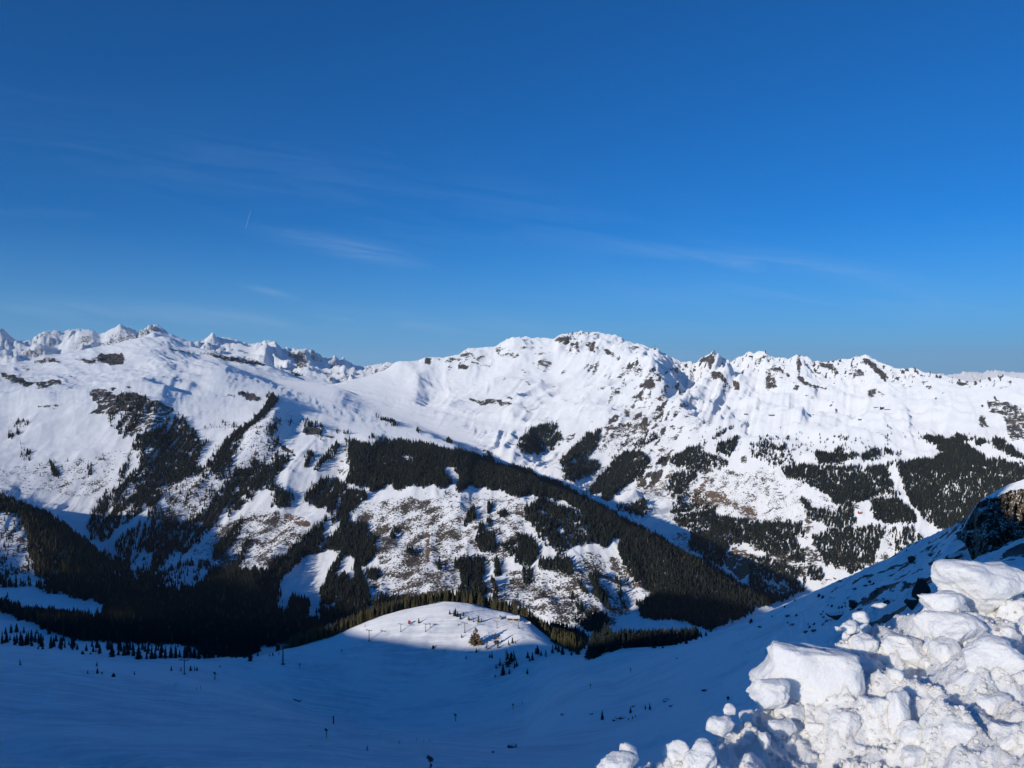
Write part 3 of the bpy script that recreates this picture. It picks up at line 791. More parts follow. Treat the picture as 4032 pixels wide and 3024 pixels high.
BRUSH = """
F .9 0,470 200,360 450,460 300,640 120,780 0,860
F .95 860,260 1300,220 1650,420 1600,720 1630,920 1300,1040 1000,1060 900,900 1000,650 890,480 760,430
F .55 1000,200 1600,180 2000,200 2212,220 2100,540 1700,420 1300,260
F .8 1600,420 2100,400 2100,740 1600,720
F .9 1900,900 2212,850 2212,1100 1900,1080
F .8 1600,880 1900,880 1900,1080 1300,1040
E .9 1500,660 1700,480 2000,330 2212,330 2212,740 1950,900 1800,880
E .7 1280,130 1700,40 1780,120 1600,330 1500,420 1300,380
E .55 0,0 900,0 750,250 500,200 300,200 0,180
E .6 0,330 230,400 300,850 0,900
G 1.0 0,800 500,800 900,1000 980,1150 640,1280 400,1180 0,1090
G .8 180,430 330,620 240,740 200,500 0,300 0,200 120,220
G .85 520,680 900,700 1200,960 900,1000 520,800
G .55 1000,140 1300,0 2100,0 2212,300 2000,400 1400,250 1050,250
G .6 1200,500 1500,560 1450,640 1350,620
G .7 2000,900 2212,900 2212,1060 2100,1050
H .5 0,0 400,300 740,260 400,430 0,420
H .6 1000,480 1170,480 1170,720 1000,760
H .6 1180,480 1300,640 1200,680
D .3 0,1050 240,1130 540,1290 720,1400 0,1431
A .45 450,1250 1050,1150 950,1408 0,1408 0,1300
A .5 1700,1100 2212,900 2212,1300 1900,1350
B .3 0,840 330,850 380,960 300,1250 0,1250
B .6 1580,1100 1800,1130 1800,1200 1660,1160
B .6 660,1100 760,1100 740,1400 660,1350
C .4 900,750 1250,760 1300,1100 800,1100
C .35 1400,850 1620,730 1600,860 1450,930
"""
CELL = 4
MW, MH, MR0 = 1008, 400, 1200          # mask columns, rows, first photo row
def raster(text, out, mode='max'):
    for ln in text.strip().splitlines():
        p = ln.split()
        ox, oy, sc = CROPS[p[0]]; val = float(p[1])
        pts = np.array([[float(v) for v in c.split(',')] for c in p[2:]]) / sc + (ox, oy)
        x0 = max(int((pts[:, 0].min()) / CELL), 0); x1 = min(int(pts[:, 0].max() / CELL) + 2, MW)
        y0 = max(int((pts[:, 1].min() - MR0) / CELL), 0); y1 = min(int((pts[:, 1].max() - MR0) / CELL) + 2, MH)
        if x1 <= x0 or y1 <= y0: continue
        gx, gy = np.meshgrid((np.arange(x0, x1) + .5) * CELL, (np.arange(y0, y1) + .5) * CELL + MR0)
        ins = np.zeros(gx.shape, bool)
        n = len(pts)
        for i in range(n):
            xa, ya = pts[i]; xb, yb = pts[(i + 1) % n]
            if ya == yb: continue
            c = ((ya > gy) != (yb > gy)) & (gx < (xb - xa) * (gy - ya) / (yb - ya) + xa)
            ins ^= c
        sub = out[y0:y1, x0:x1]
        if mode == 'max': sub[ins] = np.maximum(sub[ins], val)
        else: sub[ins] = np.minimum(sub[ins], val)
def blur(a, n=1):
    for _ in range(n):
        p = np.pad(a, 1, mode='edge')
        a = (p[:-2, 1:-1] + p[2:, 1:-1] + p[1:-1, :-2] + p[1:-1, 2:] + 2 * p[1:-1, 1:-1]) / 6
    return a
MF = np.zeros((MH, MW)); raster(FOREST, MF); raster(CLEAR, MF, 'min')
MK = np.zeros((MH, MW)); raster(ROCK, MK)
MB = np.zeros((MH, MW)); raster(BROWN, MB)
MS = np.zeros((MH, MW)); raster(BRUSH, MS)
MF = blur(MF, 2); MFS = blur(MF, 16); MK = blur(MK, 1); MB = blur(MB, 5); MS = blur(MS, 8)
MC = np.zeros((MH, MW)); raster('\n'.join(' '.join([l.split()[0], '1'] + l.split()[2:]) for l in CLEAR.strip().splitlines() if float(l.split()[1]) <= .05), MC)
MC = blur(MC, 1)
def look(M, px, rw):
    x = np.clip(px / CELL - .5, 0, MW - 1.001); y = np.clip((rw - MR0) / CELL - .5, 0, MH - 1.001)
    ix = x.astype(int); iy = y.astype(int); fx = x - ix; fy = y - iy
    return (M[iy, ix] * (1 - fx) * (1 - fy) + M[iy, ix + 1] * fx * (1 - fy) + M[iy + 1, ix] * (1 - fx) * fy + M[iy + 1, ix + 1] * fx * fy)
wob_x = 9 * fbm(U / 38, ROW / 55, 3, 101); wob_y = 9 * fbm(U / 38, ROW / 55, 3, 102)
beyond = (S > 5.35) * 1.0
high = smooth(8.0, 8.2, S)
rock = look(MK, U + .7 * wob_x, ROW + .5 * wob_y) * high
brown = look(MB, U + wob_x, ROW + wob_y) * beyond
brush = look(MS, U + 2 * wob_x, ROW + 2 * wob_y) * beyond
rock = np.clip(rock * (1.0 + .5 * fbm(q / 14.0, ROW / 16.0, 4, 105)), 0, 1.1)
# bare rock on what the wind and the slope keep free of snow
gz = np.hypot(np.gradient(Z, axis=0) / np.maximum(np.gradient(Y, axis=0), 1e-3), 0)
steep = smooth(0.62, 1.1, gz)
butt = np.exp(-((U - 2560) / 210) ** 2) * smooth(1420, 1500, ROW) * (1 - smooth(1880, 2000, ROW)) + .8 * np.exp(-((U - 2560) / 90) ** 2) * smooth(1380, 1420, ROW) * (1 - smooth(1600, 1700, ROW))
butt = butt * (S > 11.1)
ridge_rock = smooth(13.2, 13.9, S) * (S < 14.2) * smooth(1500, 1900, U) * .40
rock = np.maximum(rock, smooth(.0, .9, gz * .5 + .9 * np.clip(gul, -1, 1) * .4 + .5 * fbm(q / 22, ROW / 30, 4, 112)) * high * np.clip(butt, 0, 1) * .95)
rock = np.maximum(rock, smooth(.1, .8, fbm(q / 16, ROW / 22, 4, 113) + .4 * gul) * high * ridge_rock * 2.6)
rock = np.maximum(rock, steep * high * .62 * smooth(-.15, .4, fbm(X / 160, Y / 160, 4, 111)))
rock = np.maximum(rock, wfar * (.38 + .3 * fbm(X / 500, Y / 500, 4, 121)) * smooth(.2, .7, gz))
# stony ribs on the right-hand near slope
rr = rough_right * smooth(.55, .95, ridged((X + .5 * Y) / 14, (Y * .35 - X * .2) / 30, 4, 131) * .8 + .35 * fbm(X / 40, Y / 40, 3, 132))
rock = np.maximum(rock, .6 * rr * smooth(3050, 3500, U + (ROW - 2300) * .3))

# ledges: the bare rock stands proud of the snow in steps
ledge = ridged(X / 70 + .4 * noise2(X / 90, Y / 90, 7), Z / 26.0, 4, 161, .6) - .9
Z = Z + np.clip(rock, 0, 1) * (S > 8) * scale * 8.0 * ledge
ROW = HZ - Z / Y * F
SNOW_FAR = terrain_material('snow_and_rock')
SNOW_NEAR = terrain_material('piste_snow', near=True)
PIECES = [('ski_slope', 0, 4.16, 'shaded ski slope falling away below the camera with a lift hill', SNOW_NEAR),
          ('valley', 4.16, 6, 'shaded valley floor behind the ski hill', SNOW_FAR),
          ('mountain', 6, 11, 'long wooded spur and snow plateau across the valley', SNOW_FAR),
          ('mountain', 11, 14.34, 'broad snow covered main peak with rocky crest and forests below', SNOW_FAR),
          ('mountains', 14.34, 17.1, 'distant jagged snow range on the horizon', SNOW_FAR)]
for nm, s0, s1, lab, mat in PIECES:
    rws = np.where((S[:, 0] >= s0 - 1e-6) & (S[:, 0] <= s1 + 1e-6))[0]
    a, b = rws[0], rws[-1] + 2
    b = min(b, NR)
    sl = slice(a, b)
    me = grid_mesh(nm, np.stack([X[sl], Y[sl], Z[sl]], -1))
    for an, arr in (('rock', rock), ('brown', brown), ('brush', brush)): fattr(me, an, arr[sl])
    tag(link(nm, me, mat), lab, kind='structure')

# ---- the ridge the camera stands on, behind and to the left: unseen, its crest shaped to throw the big shadow into the valley
sx, sy = math.sin(SUN_AZ), math.cos(SUN_AZ)
RIDGE = np.array([  # metres to the left across the light, height of the crest seen along the light (at s = 0)
 (-400, -60), (-120, -30), (-30, -8), (-6, -2.8), (0, -2.8), (3.2, -2.8), (7, 12), (14, 25), (22, 31), (30, 32), (33, 46), (36, 54), (50, 54), (71, 42), (102, 28), (138, 13), (170, -4),
 (220, -20), (280, -43), (312, -58), (387, -74), (425, -79), (442, -90), (462, -94.5), (494, -100), (525, -102), (567, -106), (620, -110), (680, -80), (720, -40), (745, -34),
 (785, -33), (825, -29), (855, -36), (885, -39), (897, -60), (905, -82), (912, -115), (928, -152), (1000, -184), (1293, -193), (1410, -191), (1580, -190), (1660, -193), (1705, -218), (1740, -236),
 (1790, -226), (1900, -197), (2100, -194), (2600, -200), (3600, -190)])
wv = np.concatenate([np.arange(-400, -20, 20), np.arange(-20, -4, 2.5), np.arange(-4, 24, .6), np.arange(24, 130, 2.5), np.arange(130, 860, 10), np.arange(860, 940, 4), np.arange(940, 1300, 20), np.arange(1300, 3601, 60)])
hv = np.interp(wv, RIDGE[:, 0], RIDGE[:, 1])
aw = np.abs(wv)
sc0 = -(8 + 92 * smooth(2.5, 8, wv) + .5 * aw)
near0 = np.exp(-(np.maximum(0, np.abs(wv + 2) - 5.5) / 1.2) ** 2)         # low gap by the camera, shaped to let the sun reach the bank
zc = hv - sc0 * math.tan(SUN_EL)             # same shadow line from further back
ztoe = -8 - .36 * aw
PF = [(-900, None), (-420, None), (-200, None), (-90, None), (-40, None), (-14, None), (0, None), (None, .06), (None, .16), (None, .3), (None, .5), (None, .75), (None, 1.0), (None, 1.5)]
co = np.zeros((len(PF), len(wv), 3))
for i, (ps, f) in enumerate(PF):
    if f is None:
        s_ = sc0 + ps; zz_ = zc + ps * .42 * (1 - .5 * math.exp(ps / 60.0))
        zflat = np.minimum(zc, -2.6) + ps * .25
        jit = 2.5 * fbm(wv / 30, np.full_like(wv, ps / 40.0), 3, 141) * (ps != 0)
    else:
        s_ = sc0 * (1 - f); g = f ** .85 if f <= 1 else f * 1.25
        zz_ = zc + (ztoe - zc) * g
        zflat = -2.6 - 3.0 * f
        jit = 2.0 * fbm(wv / 25, np.full_like(wv, f * 4), 3, 142)
    zz_ = zz_ * (1 - near0) + np.minimum(zflat, zz_) * near0
    co[i, :, 0] = s_ * sx - wv * sy
    co[i, :, 1] = s_ * sy + wv * sx
    co[i, :, 2] = zz_ + jit * (1 - near0)
me = grid_mesh('ridge', co)
for an in ('rock', 'brown', 'brush'): fattr(me, an, np.zeros(co.shape[:2]))
tag(link('hill', me, SNOW_NEAR), 'snowy ridge behind the camera that shades the valley', kind='structure')
# ---------------------------------------------------------------- trees
def tree_mat(name, c0, c1):
    t = NT(name)
    oi = t.n.new('ShaderNodeObjectInfo')
    nz = t.noise(t.objpos(), 9.0, 3)
    f = t.math('ADD', t.math('MULTIPLY', oi.outputs['Random'], 0.6), t.math('MULTIPLY', nz, 0.5), True)
    t.l.new(t.mix(f, c0 + (1,), c1 + (1,)), t.bsdf.inputs['Base Color'])
    t.rough(0.85, 0.15)
    return t.mat
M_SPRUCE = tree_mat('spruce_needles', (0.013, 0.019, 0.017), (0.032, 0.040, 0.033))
M_OLIVE = tree_mat('sunlit_tone_needles', (0.05, 0.048, 0.022), (0.125, 0.105, 0.05))  # paler, warmer copy of the spruce needles, sunlit tone put into the colour
M_LARCH = tree_mat('bare_larch_twigs', (0.09, 0.065, 0.045), (0.20, 0.15, 0.105))
M_TWIG = tree_mat('grey_twigs', (0.05, 0.045, 0.042), (0.13, 0.11, 0.095))
M_BARK = plain('bark', (0.075, 0.058, 0.045), 0.9, 0.1)

def spruce_crown(seed, layers=8, pts=8, width=0.17, base=0.10, ragged=.35):
    """crown of unit height (z base..1), drooping jagged whorls"""
    r = random.Random(seed)
    V, Fc = [], []
    for i in range(layers):
        f = i / layers
        z = base + (1 - base) * f
        rad = width * (1 - f) ** 0.9 * r.uniform(.82, 1.12) + 0.008
        top = min(1.0, z + (1 - base) / layers * 1.9)
        if i == layers - 1: top = 1.0
        a = len(V); V.append((r.uniform(-.004, .004), r.uniform(-.004, .004), top))
        off = r.uniform(0, 6.28)
        for j in range(pts * 2):
            an = off + j * math.pi / pts + r.uniform(-.12, .12)
            rr = rad * (r.uniform(1 - ragged, 1.12) if j % 2 == 0 else r.uniform(.38, .6))
            zz = z + (r.uniform(-.035, .005) if j % 2 == 0 else r.uniform(.015, .045))
            V.append((rr * math.cos(an), rr * math.sin(an), zz))
        n = pts * 2
        for j in range(n):
            Fc.append((a, a + 1 + j, a + 1 + (j + 1) % n))
    return V, Fc

def trunk_geo(h, r0, r1, n=6):
    V, Fc = [], []
    for z, r in ((-.04, r0), (h, r1)):
        for j in range(n):
            a = j * 2 * math.pi / n
            V.append((r * math.cos(a), r * math.sin(a), z))
    for j in range(n):
        k = (j + 1) % n
        Fc.append((j, k, n + k)); Fc.append((j, n + k, n + j))
    return V, Fc

def larch_crown(seed, branches=46, width=.2):
    """leafless branches: thin ragged slivers, longest low down"""
    r = random.Random(seed)
    V, Fc = [], []
    for i in range(branches):
        f = (i + .5) / branches
        z = .12 + .86 * f
        ln = width * (1 - f) ** .8 * r.uniform(.6, 1.15) + .012
        an = r.uniform(0, 6.28)
        dx, dy = math.cos(an), math.sin(an)
        up = r.uniform(-.03, .06)
        t = .006 + .006 * (1 - f)
        a = len(V)
        V += [(-dy * t, dx * t, z), (dy * t, -dx * t, z), (dx * ln, dy * ln, z + up), (0, 0, z + t * 1.6),
              (dx * ln * .55 - dy * ln * .3, dy * ln * .55 + dx * ln * .3, z + up * .6 + .03), (dx * ln * .5 + dy * ln * .3, dy * ln * .5 - dx * ln * .3, z + up * .5 - .02)]
        Fc += [(a, a + 1, a + 2), (a + 1, a + 3, a + 2), (a, a + 2, a + 4), (a + 1, a + 5, a + 2)]
    return V, Fc

def shrub_geo(seed, twigs=26):
    r = random.Random(seed)
    V, Fc = [], []
    for i in range(twigs):
        an = r.uniform(0, 6.28); el = r.uniform(.35, 1.4)
        ln = r.uniform(.6, 1.05)
        d = Vector((math.cos(an) * math.cos(el), math.sin(an) * math.cos(el), math.sin(el)))
        s = Vector((-d.y, d.x, 0)) * .05
        o = Vector((math.cos(an), math.sin(an), 0)) * .12
        a = len(V)
        V += [tuple(o - s), tuple(o + s), tuple(o + d * ln), tuple(o + d * ln * .6 + s * 3.4 + Vector((0, 0, .14))), tuple(o + d * ln * .55 - s * 3.2 + Vector((0, 0, -.06)))]
        Fc += [(a, a + 1, a + 2), (a + 1, a + 3, a + 2), (a, a + 2, a + 4)]
    return V, Fc

def merged(parts):
    V, Fc, mi = [], [], []
    for k, (v, f) in enumerate(parts):
        o = len(V); V += v; Fc += [tuple(i + o for i in t) for t in f]; mi += [k] * len(f)
    return V, Fc, mi

# low-cost trees for the woods (one mesh each, needles + trunk)
def wood_proto(name, geo_parts, mats):
    V, Fc, mi = merged(geo_parts)
    me = tri_mesh(name, V, Fc)
    for mt_ in mats: me.materials.append(mt_)
    me.polygons.foreach_set('material_index', mi)
    return bpy.data.objects.new(name, me)        # only a source for the woods, never linked into the scene
PROTO = [wood_proto('wood_spruce_a', [spruce_crown(1, 7, 6, .17), trunk_geo(.2, .016, .012, 4)], [M_SPRUCE, M_BARK]),
         wood_proto('wood_spruce_b', [spruce_crown(2, 7, 6, .14), trunk_geo(.2, .016, .012, 4)], [M_SPRUCE, M_BARK]),
         wood_proto('wood_spruce_c', [spruce_crown(3, 6, 6, .20), trunk_geo(.2, .016, .012, 4)], [M_SPRUCE, M_BARK]),
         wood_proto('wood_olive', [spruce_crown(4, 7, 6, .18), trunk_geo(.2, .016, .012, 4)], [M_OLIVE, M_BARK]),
         wood_proto('wood_larch', [larch_crown(5, 30, .18), trunk_geo(.95, .014, .003, 4)], [M_LARCH, M_LARCH]),
         wood_proto('wood_shrub', [shrub_geo(6, 20)], [M_TWIG])]

def wood(name, pts, label, cat):
    """one object of many trees: points with height, width, turn, kind -> geometry nodes"""
    pts = np.asarray(pts, dtype=np.float32)
    me = bpy.data.meshes.new(name)
    me.vertices.add(len(pts)); me.vertices.foreach_set('co', pts[:, :3].reshape(-1))
    a = me.attributes.new('tree_scale', 'FLOAT_VECTOR', 'POINT')
    a.data.foreach_set('vector', np.stack([pts[:, 4], pts[:, 4], pts[:, 3]], 1).reshape(-1))
    a = me.attributes.new('tree_turn', 'FLOAT_VECTOR', 'POINT')
    rot = np.zeros((len(pts), 3), np.float32); rot[:, 2] = pts[:, 5]
    a.data.foreach_set('vector', rot.reshape(-1))
    a = me.attributes.new('tree_kind', 'INT', 'POINT')
    a.data.foreach_set('value', pts[:, 6].astype(np.int32))
    o = link(name, me)
    ng = bpy.data.node_groups.new(name + '_nodes', 'GeometryNodeTree')
    ng.interface.new_socket('Geometry', in_out='INPUT', socket_type='NodeSocketGeometry')
    ng.interface.new_socket('Geometry', in_out='OUTPUT', socket_type='NodeSocketGeometry')
    N, Lk = ng.nodes, ng.links
    gi = N.new('NodeGroupInput'); go = N.new('NodeGroupOutput')
    iop = N.new('GeometryNodeInstanceOnPoints'); jg = N.new('GeometryNodeGeometryToInstance')
    for pr in reversed(PROTO):
        oi = N.new('GeometryNodeObjectInfo'); oi.inputs['Object'].default_value = pr
        Lk.new(oi.outputs['Geometry'], jg.inputs[0])
    iop.inputs['Pick Instance'].default_value = True
    for nm, typ, sock in (('tree_scale', 'FLOAT_VECTOR', 'Scale'), ('tree_turn', 'FLOAT_VECTOR', 'Rotation'), ('tree_kind', 'INT', 'Instance Index')):
        na = N.new('GeometryNodeInputNamedAttribute'); na.data_type = typ; na.inputs[0].default_value = nm
        if sock == 'Rotation':
            er = N.new('FunctionNodeEulerToRotation'); Lk.new(na.outputs[0], er.inputs[0]); Lk.new(er.outputs[0], iop.inputs[sock])
        else:
            Lk.new(na.outputs[0], iop.inputs[sock])
    Lk.new(gi.outputs[0], iop.inputs['Points']); Lk.new(jg.outputs[0], iop.inputs['Instance']); Lk.new(iop.outputs[0], go.inputs[0])
    md = o.modifiers.new('trees', 'NODES'); md.node_group = ng
    tag(o, label, cat, kind='stuff')
    return o

# ---- where woods grow
runmin = np.minimum.accumulate(ROW, axis=0)          # highest row reached so far along each line of sight
dens = look(MF, U + wob_x, ROW + wob_y)
fine_gap = np.where((S > 7.5) & (U < 1450), 1.15 * fbm(q / 10.0, ROW / 95.0, 3, 156), .75 * fbm(q / 6.5, ROW / 40.0, 3, 151)) + .45 * fbm(U / 11.0, ROW / 13.0, 3, 152)
broad = fbm(q / 30.0, ROW / 150.0, 3, 153)
open_ = np.where((S > 7.5) & (U < 1350), .06, .26) + .25 * (dens > .94)
cover = smooth(-.16, .14, open_ + fine_gap * .8 + .35 * broad + (dens - .75) * .9)
scatter = np.clip(look(MFS, U, ROW) - .06, 0, 1) * smooth(.15, .6, fbm(U / 8.0, ROW / 9.0, 2, 154)) * .30 * (1 - np.clip(1.4 * look(MC, U, ROW), 0, 1))
dens = np.maximum(dens * cover, scatter)
gate = np.where(U < 1020, smooth(4.75, 4.95, S), smooth(5.35, 5.5, S))
dens = dens * gate * (rock < .75)
dens *= (1 - smooth(.02, .3, brown) * .45)
# the wood behind the lift hill
bandw = smooth(1120, 1180, U) * (1 - smooth(2250, 2300, U)) * smooth(4.2, 4.25, S) * (1 - smooth(5.0, 5.2, S))
dens = np.maximum(dens, bandw * .9)
loose = smooth(.1, .5, fbm(U / 45, S * 6, 3, 155)) * (1 - smooth(900, 1000, U)) * smooth(4.12, 4.16, S) * (1 - smooth(4.7, 4.85, S))
dens = np.maximum(dens, loose * .16)
clump = smooth(2335, 2350, U) * (1 - smooth(2700, 2760, U)) * smooth(4.1, 4.14, S) * (1 - smooth(4.6, 4.75, S))
dens = np.maximum(dens, clump * 1.0)
valley_fill = smooth(1050, 1250, U) * (1 - smooth(2280, 2330, U)) * smooth(5.0, 5.2, S) * (1 - smooth(6.0, 6.3, S))
dens = np.maximum(dens, valley_fill * .6)
dU = np.gradient(cols)[None, :] / F * D
dY = np.gradient(Y, axis=0)
area = np.abs(dU * dY)
in_view = (U > -120) & (U < 4150) & (ROW - 26 / D * F < runmin + 4)
lam = np.where(in_view, dens * area / 12.0, 0)
cnt = rng.poisson(np.minimum(lam, 60))
ri, ci = np.nonzero(cnt)
rep = cnt[ri, ci]
ri = np.repeat(ri, rep); ci = np.repeat(ci, rep)
jr = np.clip(ri + rng.uniform(-.5, .5, len(ri)), 0, NR - 1.001); jc = np.clip(ci + rng.uniform(-.5, .5, len(ci)), 0, NC - 1.001)
def bil(A, r_, c_):
    i = r_.astype(int); j = c_.astype(int); a = r_ - i; b = c_ - j
    return A[i, j] * (1 - a) * (1 - b) + A[i + 1, j] * a * (1 - b) + A[i, j + 1] * (1 - a) * b + A[i + 1, j + 1] * a * b
tx, ty, tz, ts, tu, trow = (bil(A, jr, jc) for A in (X, Y, Z, S, U, ROW))
tn = len(tx)
th = np.clip(rng.normal(14.5, 4.0, tn), 6, 27)
thin = bil(dens, jr, jc)
th *= np.where(thin < .35, .78, 1.0)
hill_band = (ts < 5.2) & (tu > 1100) & (tu < 2320)
th = np.where((ts < 6) & (tu < 1100), th * .9, th)
th = np.where(hill_band, rng.uniform(8.5, 15, tn), th)
th = np.where((ts < 4.8) & (tu < 1000), rng.uniform(6, 13, tn), th)
th = np.where((ts < 4.8) & (tu > 2330) & (tu < 2780), rng.uniform(9, 15, tn), th)
tw = th * rng.uniform(.85, 1.25, tn)
kind = rng.choice([0, 1, 2], tn)
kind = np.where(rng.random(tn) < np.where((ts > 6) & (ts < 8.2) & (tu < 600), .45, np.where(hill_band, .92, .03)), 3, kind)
kind = np.where(rng.random(tn) < .04, 4, kind)
TREES = np.stack([tx, ty, tz - .3, th, tw, rng.uniform(0, 6.28, tn), kind], 1)
print('trees', tn)
big_px = th / ty * F
# ---------------------------------------------------------------- trees one can tell apart
def ground_at(px, row, s_max=99.0):
    """first visible ground met along the line of sight through a photo pixel"""
    j = int(np.argmin(np.abs(cols - px)))
    r_ = ROW[:, j]; ok = np.nonzero((r_ <= row) & (S[:, j] > .3))[0]
    i = ok[0] if len(ok) else int(np.argmin(r_))
    if S[i, j] > s_max:
        i = int(np.nonzero(S[:, j] <= s_max)[0][-1]); i = int(np.argmin(r_[:i + 1]))
    a = 0.0
    if i > 0 and r_[i - 1] > row >= r_[i]: a = (r_[i - 1] - row) / max(r_[i - 1] - r_[i], 1e-6)
    y = Y[i - 1, j] * (1 - a) + Y[i, j] * a; z = Z[i - 1, j] * (1 - a) + Z[i, j] * a
    return Vector(((px - CX) / F * y, y, z))

ONES = ['first', 'second', 'third', 'fourth', 'fifth', 'sixth', 'seventh', 'eighth', 'ninth', 'tenth', 'eleventh', 'twelfth', 'thirteenth',
        'fourteenth', 'fifteenth', 'sixteenth', 'seventeenth', 'eighteenth', 'nineteenth']
TENS = {2: ('twentieth', 'twenty'), 3: ('thirtieth', 'thirty'), 4: ('fortieth', 'forty'), 5: ('fiftieth', 'fifty'), 6: ('sixtieth', 'sixty'), 7: ('seventieth', 'seventy'), 8: ('eightieth', 'eighty'), 9: ('ninetieth', 'ninety')}
def nth(n):
    if n <= 19: return ONES[n - 1]
    t, o = divmod(n, 10)
    if t >= 10: return 'hundred and ' + nth(n - 100) if n > 100 else 'hundredth'
    return TENS[t][0] if o == 0 else TENS[t][1] + '-' + ONES[o - 1]

CROWN = {}
def crown_meshes(kind, mat, gen, n):
    L_ = []
    for i in range(n):
        V, Fc = gen(i)
        me = tri_mesh(kind + '_crown', V, Fc); me.materials.append(mat); L_.append(me)
    CROWN[kind] = L_
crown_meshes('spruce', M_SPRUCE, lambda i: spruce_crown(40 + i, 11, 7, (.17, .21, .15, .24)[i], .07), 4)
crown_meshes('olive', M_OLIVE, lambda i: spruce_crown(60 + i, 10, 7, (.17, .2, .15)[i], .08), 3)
crown_meshes('larch', M_LARCH, lambda i: larch_crown(80 + i, 90, (.2, .26)[i]), 2)
crown_meshes('bare', M_TWIG, lambda i: larch_crown(90 + i, 50, .2), 2)
crown_meshes('bush', M_SPRUCE, lambda i: spruce_crown(100 + i, 4, 8, .42, .0, .5), 2)
crown_meshes('shrub', M_TWIG, lambda i: shrub_geo(110 + i, 46), 2)
TR = tri_mesh('trunk', *trunk_geo(.25, .02, .014)); TR.materials.append(M_BARK)
TRL = tri_mesh('tall_trunk', *trunk_geo(.96, .016, .003)); TRL.materials.append(M_BARK)
TREE_NAME = {'spruce': ('spruce_tree', 'spruce'), 'olive': ('conifer_tree', 'conifer'), 'larch': ('larch_tree', 'larch'), 'bare': ('bare_tree', 'tree'), 'bush': ('dwarf_pine', 'bush'), 'shrub': ('bare_shrub', 'shrub')}
n_single = 0
def plant(kind, loc, h, w, label, group):
    global n_single
    n_single += 1
    nm, cat = TREE_NAME[kind]
    root = empty(nm, loc, random.uniform(0, 6.28))
    root.scale = (w, w, h)
    lst = CROWN[kind]
    c = link('crown', lst[n_single % len(lst)], None, root)
    if kind not in ('bush', 'shrub'):
        link('trunk', TRL if kind in ('larch', 'bare') else TR, None, root)
    tag(root, label, cat, group)
    return root

